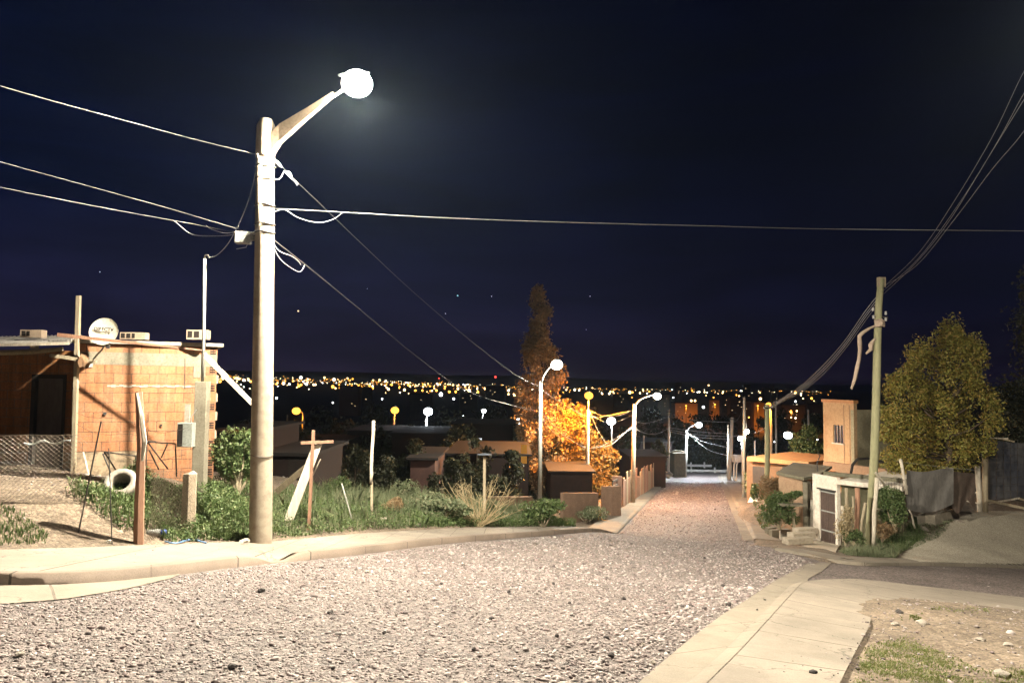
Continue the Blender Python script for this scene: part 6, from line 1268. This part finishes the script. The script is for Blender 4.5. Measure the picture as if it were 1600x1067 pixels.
for i in range(52):
    px = rg.uniform(345, 800) if i < 40 else rg.uniform(930, 1280); hz_ = 588 + (px - 430) * .036 if px < 760 else 600 + (px - 760) * .022
    far(px, hz_ + rg.uniform(2, 14) + 2 * math.sin(px * .05), rg.uniform(.9, 1.7), rg.choice('ooopph'))
tiny = {'o': MB(), 'h': MB()}
for i in range(420):
    px = rg.uniform(335, 820) if i < 300 else rg.uniform(820, 1300); hz_ = 588 + (px - 430) * .036 if px < 760 else 600 + (px - 760) * .022; py = hz_ + rg.uniform(0, 9) + 1.5 * math.sin(px * .08); d = ray(px, py); p = d * (rg.uniform(2600, 6500) / d.y); p.z = max(p.z, float(Gp(p.x, p.y)) + 6)
    tiny[rg.choice('oooh')].ball(p, p.y / F * rg.uniform(.3, .5), 4)
for k_, m_ in (('o', E_o), ('h', E_wo)): tag(tiny[k_].build('faint_city_lights', m_), kind='stuff')
far(686, 591, 1.0, 'r', 5200); far(774, 589, 1.6, 'r', 5200)
# masts with red light, towers and blocks
def mast(label, px, y0, y1, D, w_):
    a, c = P(px, y1, D), P(px, y0, D); t = thing('radio_mast', label, 'mast', a)
    for s_ in (-1, 1): MB().tube([a + Vector((s_ * w_, 0, 0)), c], w_ * .12, 4).build('mast_leg', M_farr, t)
    for k_ in range(1, 6): MB().bar(a.lerp(c, k_ / 6) - Vector((w_ * (1 - k_ / 6), 0, 0)), a.lerp(c, k_ / 6) + Vector((w_ * (1 - k_ / 6), 0, 0)), w_ * .15).build('crosspiece', M_farr, t)
mast('thin lattice mast with a red light on the horizon left of the poplar', 774, 590, 606, 5200, 6); mast('slim mast topped by a small light between the far towers', 1107, 603, 628, 1500, 1.2)
def block(label, x0, x1, y0, y1, D, mat=None, wins=0, wm='h', sd=0, name='apartment_block', dep=None, group=None):
    a, c = P(x0, y1, D), P(x1, y1, D); zt = P((x0 + x1) / 2, y0, D).z; g_ = min(a.z, float(Gp(a.x, a.y))) - 1; w_ = (c - a).length; dep = dep or w_ * .8; t = thing(name, label, 'building', Vector((a.x, a.y, g_)), group)
    b = MB(); b.wall(a, c, g_, zt, dep); b.build('walls', mat or M_far, t); b = MB(); b.wall(a - Vector((.02 * w_, .02 * w_, 0)), c + Vector((.02 * w_, -.02 * w_, 0)), zt, zt + w_ * .04, dep * 1.05); b.build('roof', M_farr, t); rg = random.Random(sd)
    for i in range(wins):
        u_ = rg.uniform(.1, .85); z = g_ + (zt - g_) * rg.uniform(.35, .9); s_ = D / F * .8; p = a + (c - a) * u_; b = MB(); b.wall((p.x, p.y - .06), (p.x + s_, p.y - .06), z, z + s_ * .9, .05); b.build('glow_window', emat('added_window_glow', (1, .7, .35), 2.5), t)  # glowing windows added in place of light on the far walls
    return t
BL_ = [('tall far tower standing alone against the sky between the two right lamps', 1056, 1065, 598, 622, 1500, 3), ('tall dark tower directly behind the thin yellow lamp pole', 1163, 1173, 601, 625, 1300, 2), ('tower with a lit upper window behind the hedge pole', 1194, 1204, 606, 640, 900, 2), ('slim tower right of the hedge pole', 1205, 1209, 602, 626, 1400, 1), ('second slim tower right of the hedge pole', 1212, 1216, 607, 626, 1400, 1), ('pale low apartment block left of the thin yellow lamp pole', 1141, 1162, 621, 645, 520, 5), ('long orange lit block behind the thin yellow lamp pole', 1164, 1186, 627, 650, 560, 3), ('orange lit house left of the hedge pole', 1178, 1194, 629, 650, 470, 3), ('small block with red front right of the far slim mast', 1111, 1124, 625, 640, 600, 2), ('warmly lit low block above the pole without a lamp', 1055, 1090, 630, 643, 600, 3), ('small far block left of the warmly lit low block', 1030, 1046, 616, 636, 800, 3), ('dim far block above the two storey house roof edge', 1262, 1286, 632, 655, 500, 3), ('row of small houses under the two white city lights', 1222, 1258, 634, 656, 480, 5), ('broad dim block behind the pale low apartment block', 1128, 1150, 617, 632, 900, 4), ('low lit shed below the bright pale light left of the poplar', 718, 746, 615, 622, 900, 4), ('dim block on the dark slope below the orange row of lights', 530, 560, 604, 620, 700, 2), ('flat dim block beside the first dim slope block', 566, 580, 606, 622, 700, 2), ('dark block far behind the big white valley lamp', 640, 675, 616, 632, 600, 1), ('low block at the foot of the radio mast', 758, 790, 604, 612, 1500, 4), ('dim far block right of the sodium lamp glow', 960, 982, 616, 632, 800, 3), ('far dim block behind the third white lamp', 1006, 1026, 617, 634, 800, 3)]
for i, (lab, x0, x1, y0, y1, D, w_) in enumerate(BL_): block(lab, x0, x1, y0, y1, D, MATS['orange_plaster'] if 'orange' in lab or 'warm' in lab or 'red' in lab else None, w_, sd=i, name='tower' if 'tower' in lab else 'apartment_block')  # orange and warm lit blocks: that light is also in their wall colour
def floodlamp(label, px, py, D, w_):
    p = P(px, py, D); g_ = float(Gp(p.x, p.y)); t = thing('street_lamp', label, 'street lamp', Vector((p.x, p.y, g_)), 'orange street lamps'); MB().tube([Vector((p.x, p.y, g_)), p], .25, 6).build('pole', M_dark, t); MB().ball(p, D / F * 1.4, 8).build('lamp_glass', E_sod, t, True); point(t, p - Vector((0, 2, 1)), w_, SOD, .5)
floodlamp('orange lamp lighting the warm low block in the city', 1072, 634, 570, 11000); floodlamp('orange lamp lighting the long orange block in the city', 1184, 634, 440, 6000); floodlamp('orange lamp beside the small red fronted block', 1117, 632, 570, 6000); floodlamp('orange lamp over the row of small houses', 1236, 642, 450, 7000)
# ---------------------------------------------------------------- hills on the horizon, stars
hx = np.linspace(-9000, 9000, 200); hpx = 800 + F * hx / 9500
top = 9500 * (.5 - 0) * 0 + np.interp(hpx, [-400, 300, 560, 800, 1000, 1200, 2000], [100, 115, 105, 85, 40, 30, 25]) + 12 * noise2(hx, hx * .3, 700) + 5 * noise2(hx, hx, 150)
V = np.vstack([np.c_[hx, np.full(200, 8600), np.full(200, -120)], np.c_[hx, np.full(200, 9500), top], np.c_[hx, np.full(200, 10500), top * .8]]); idx = np.arange(600).reshape(3, 200); Fq = np.stack([idx[:-1, :-1], idx[:-1, 1:], idx[1:, 1:], idx[1:, :-1]], -1).reshape(-1, 4)
tag(fastmesh('hills', V, Fq, pm('hill_soil', (.05, .045, .04), (.04, .035, .03), .01, .95, 0, 1), smooth=True), kind='structure')
for px, py, r_, c, lab in [(715, 462, 2.0, (.45, 1, 1), 'brightest bluish star above the city'), (768, 463, 1.2, (.9, .9, 1), 'small star right of the brightest one'), (922, 463, 1.1, (.9, .9, 1), 'small star high right of the poplar'), (696, 490, 1.0, (.9, .95, 1), 'faint star below the brightest one'), (466, 486, 2.3, (1, .7, .35), 'orange star just right of the big lamp post'), (156, 425, 1.2, (.8, .95, 1), 'lone star above the satellite dish'), (916, 515, .8, (.7, .7, .9), 'faintest star right of the poplar'), (574, 451, .7, (.7, .8, .9), 'very faint star between post and brightest star')]:
    tag(MB().ball(P(px, py, 12500), 12500 / F * r_ * .55, 6).build('star', emat('star_%d' % px, c, 2.5), smooth=True), lab, 'star', 'specks')  # glowing dots for stars, aircraft and lens reflections alike
# ---------------------------------------------------------------- world, haze, render settings
w = bpy.data.worlds.new('World'); scn.world = w; w.use_nodes = True; nt = w.node_tree; nt.nodes.clear()
wo = nt.nodes.new('ShaderNodeOutputWorld'); bg = nt.nodes.new('ShaderNodeBackground'); nt.links.new(bg.outputs[0], wo.inputs[0])
tc = nt.nodes.new('ShaderNodeTexCoord'); sx = nt.nodes.new('ShaderNodeSeparateXYZ'); nt.links.new(tc.outputs['Generated'], sx.inputs[0])
hz = ramp(nt, sx.outputs['Z'], [(0.0, (.0150, .0105, .0235)), (.10, (.0088, .0085, .026)), (.22, (.0014, .0034, .0165)), (.5, (.0004, .0016, .0085)), (1.0, (.0003, .0008, .003))])
hr = ramp(nt, sx.outputs['Z'], [(0.0, (.0055, .0035, .010)), (.10, (.0020, .0020, .009)), (.3, (.0004, .0005, .0045)), (1.0, (.0002, .0003, .002))])
fx = ramp(nt, sx.outputs['X'], [(.0, 0.), (.28, .8), (.48, 1.0)])
fxm = nt.nodes.new('ShaderNodeMapRange'); nt.links.new(sx.outputs['X'], fxm.inputs[0]); fxm.inputs[1].default_value = -.45; fxm.inputs[2].default_value = .55
fxm.interpolation_type = 'SMOOTHSTEP'
col = mixc(nt, fxm.outputs[0], hz, hr)
mp = nt.nodes.new('ShaderNodeMapping'); mp.inputs['Scale'].default_value = (1.5, 1.5, 9); nt.links.new(tc.outputs['Generated'], mp.inputs[0])
nz = noise(nt, mp.outputs[0], 2.2, 5, .55, .6); f = ramp(nt, nz.outputs[0], [(.35, .75), (.7, 1.45)])
col = mixc(nt, 1.0, col, f, 'MULTIPLY')
nt.links.new(col, bg.inputs[0]); bg.inputs[1].default_value = 1.0; col_ = mixc(nt, 1.0, col, (.95, 1.0, 1.1), 'MULTIPLY'); nt.links.new(col_, bg.inputs[0])
scn.view_settings.view_transform = 'Standard'; scn.view_settings.look = 'None'; scn.view_settings.gamma = 1; scn.view_settings.exposure = 0
scn.cycles.use_denoising = True; scn.cycles.max_bounces = 5; scn.cycles.diffuse_bounces = 3; scn.cycles.glossy_bounces = 2
scn.cycles.transparent_max_bounces = 8; scn.cycles.volume_bounces = 0; scn.cycles.sample_clamp_indirect = 4
scn.cycles.caustics_reflective = False; scn.cycles.caustics_refractive = False
if HAZE:
    m = bpy.data.materials.new('haze_air'); m.use_nodes = True; nt = m.node_tree; nt.nodes.clear(); o = nt.nodes.new('ShaderNodeOutputMaterial')
    v = nt.nodes.new('ShaderNodeVolumePrincipled'); v.inputs['Color'].default_value = (.55, .74, .95, 1); v.inputs['Density'].default_value = HAZE; v.inputs['Anisotropy'].default_value = .55
    nt.links.new(v.outputs[0], o.inputs['Volume'])
    b = MB(); b.box((0, 4000, -20), (13000, 11000, 110)); h = b.build('haze', m); tag(h, kind='stuff')
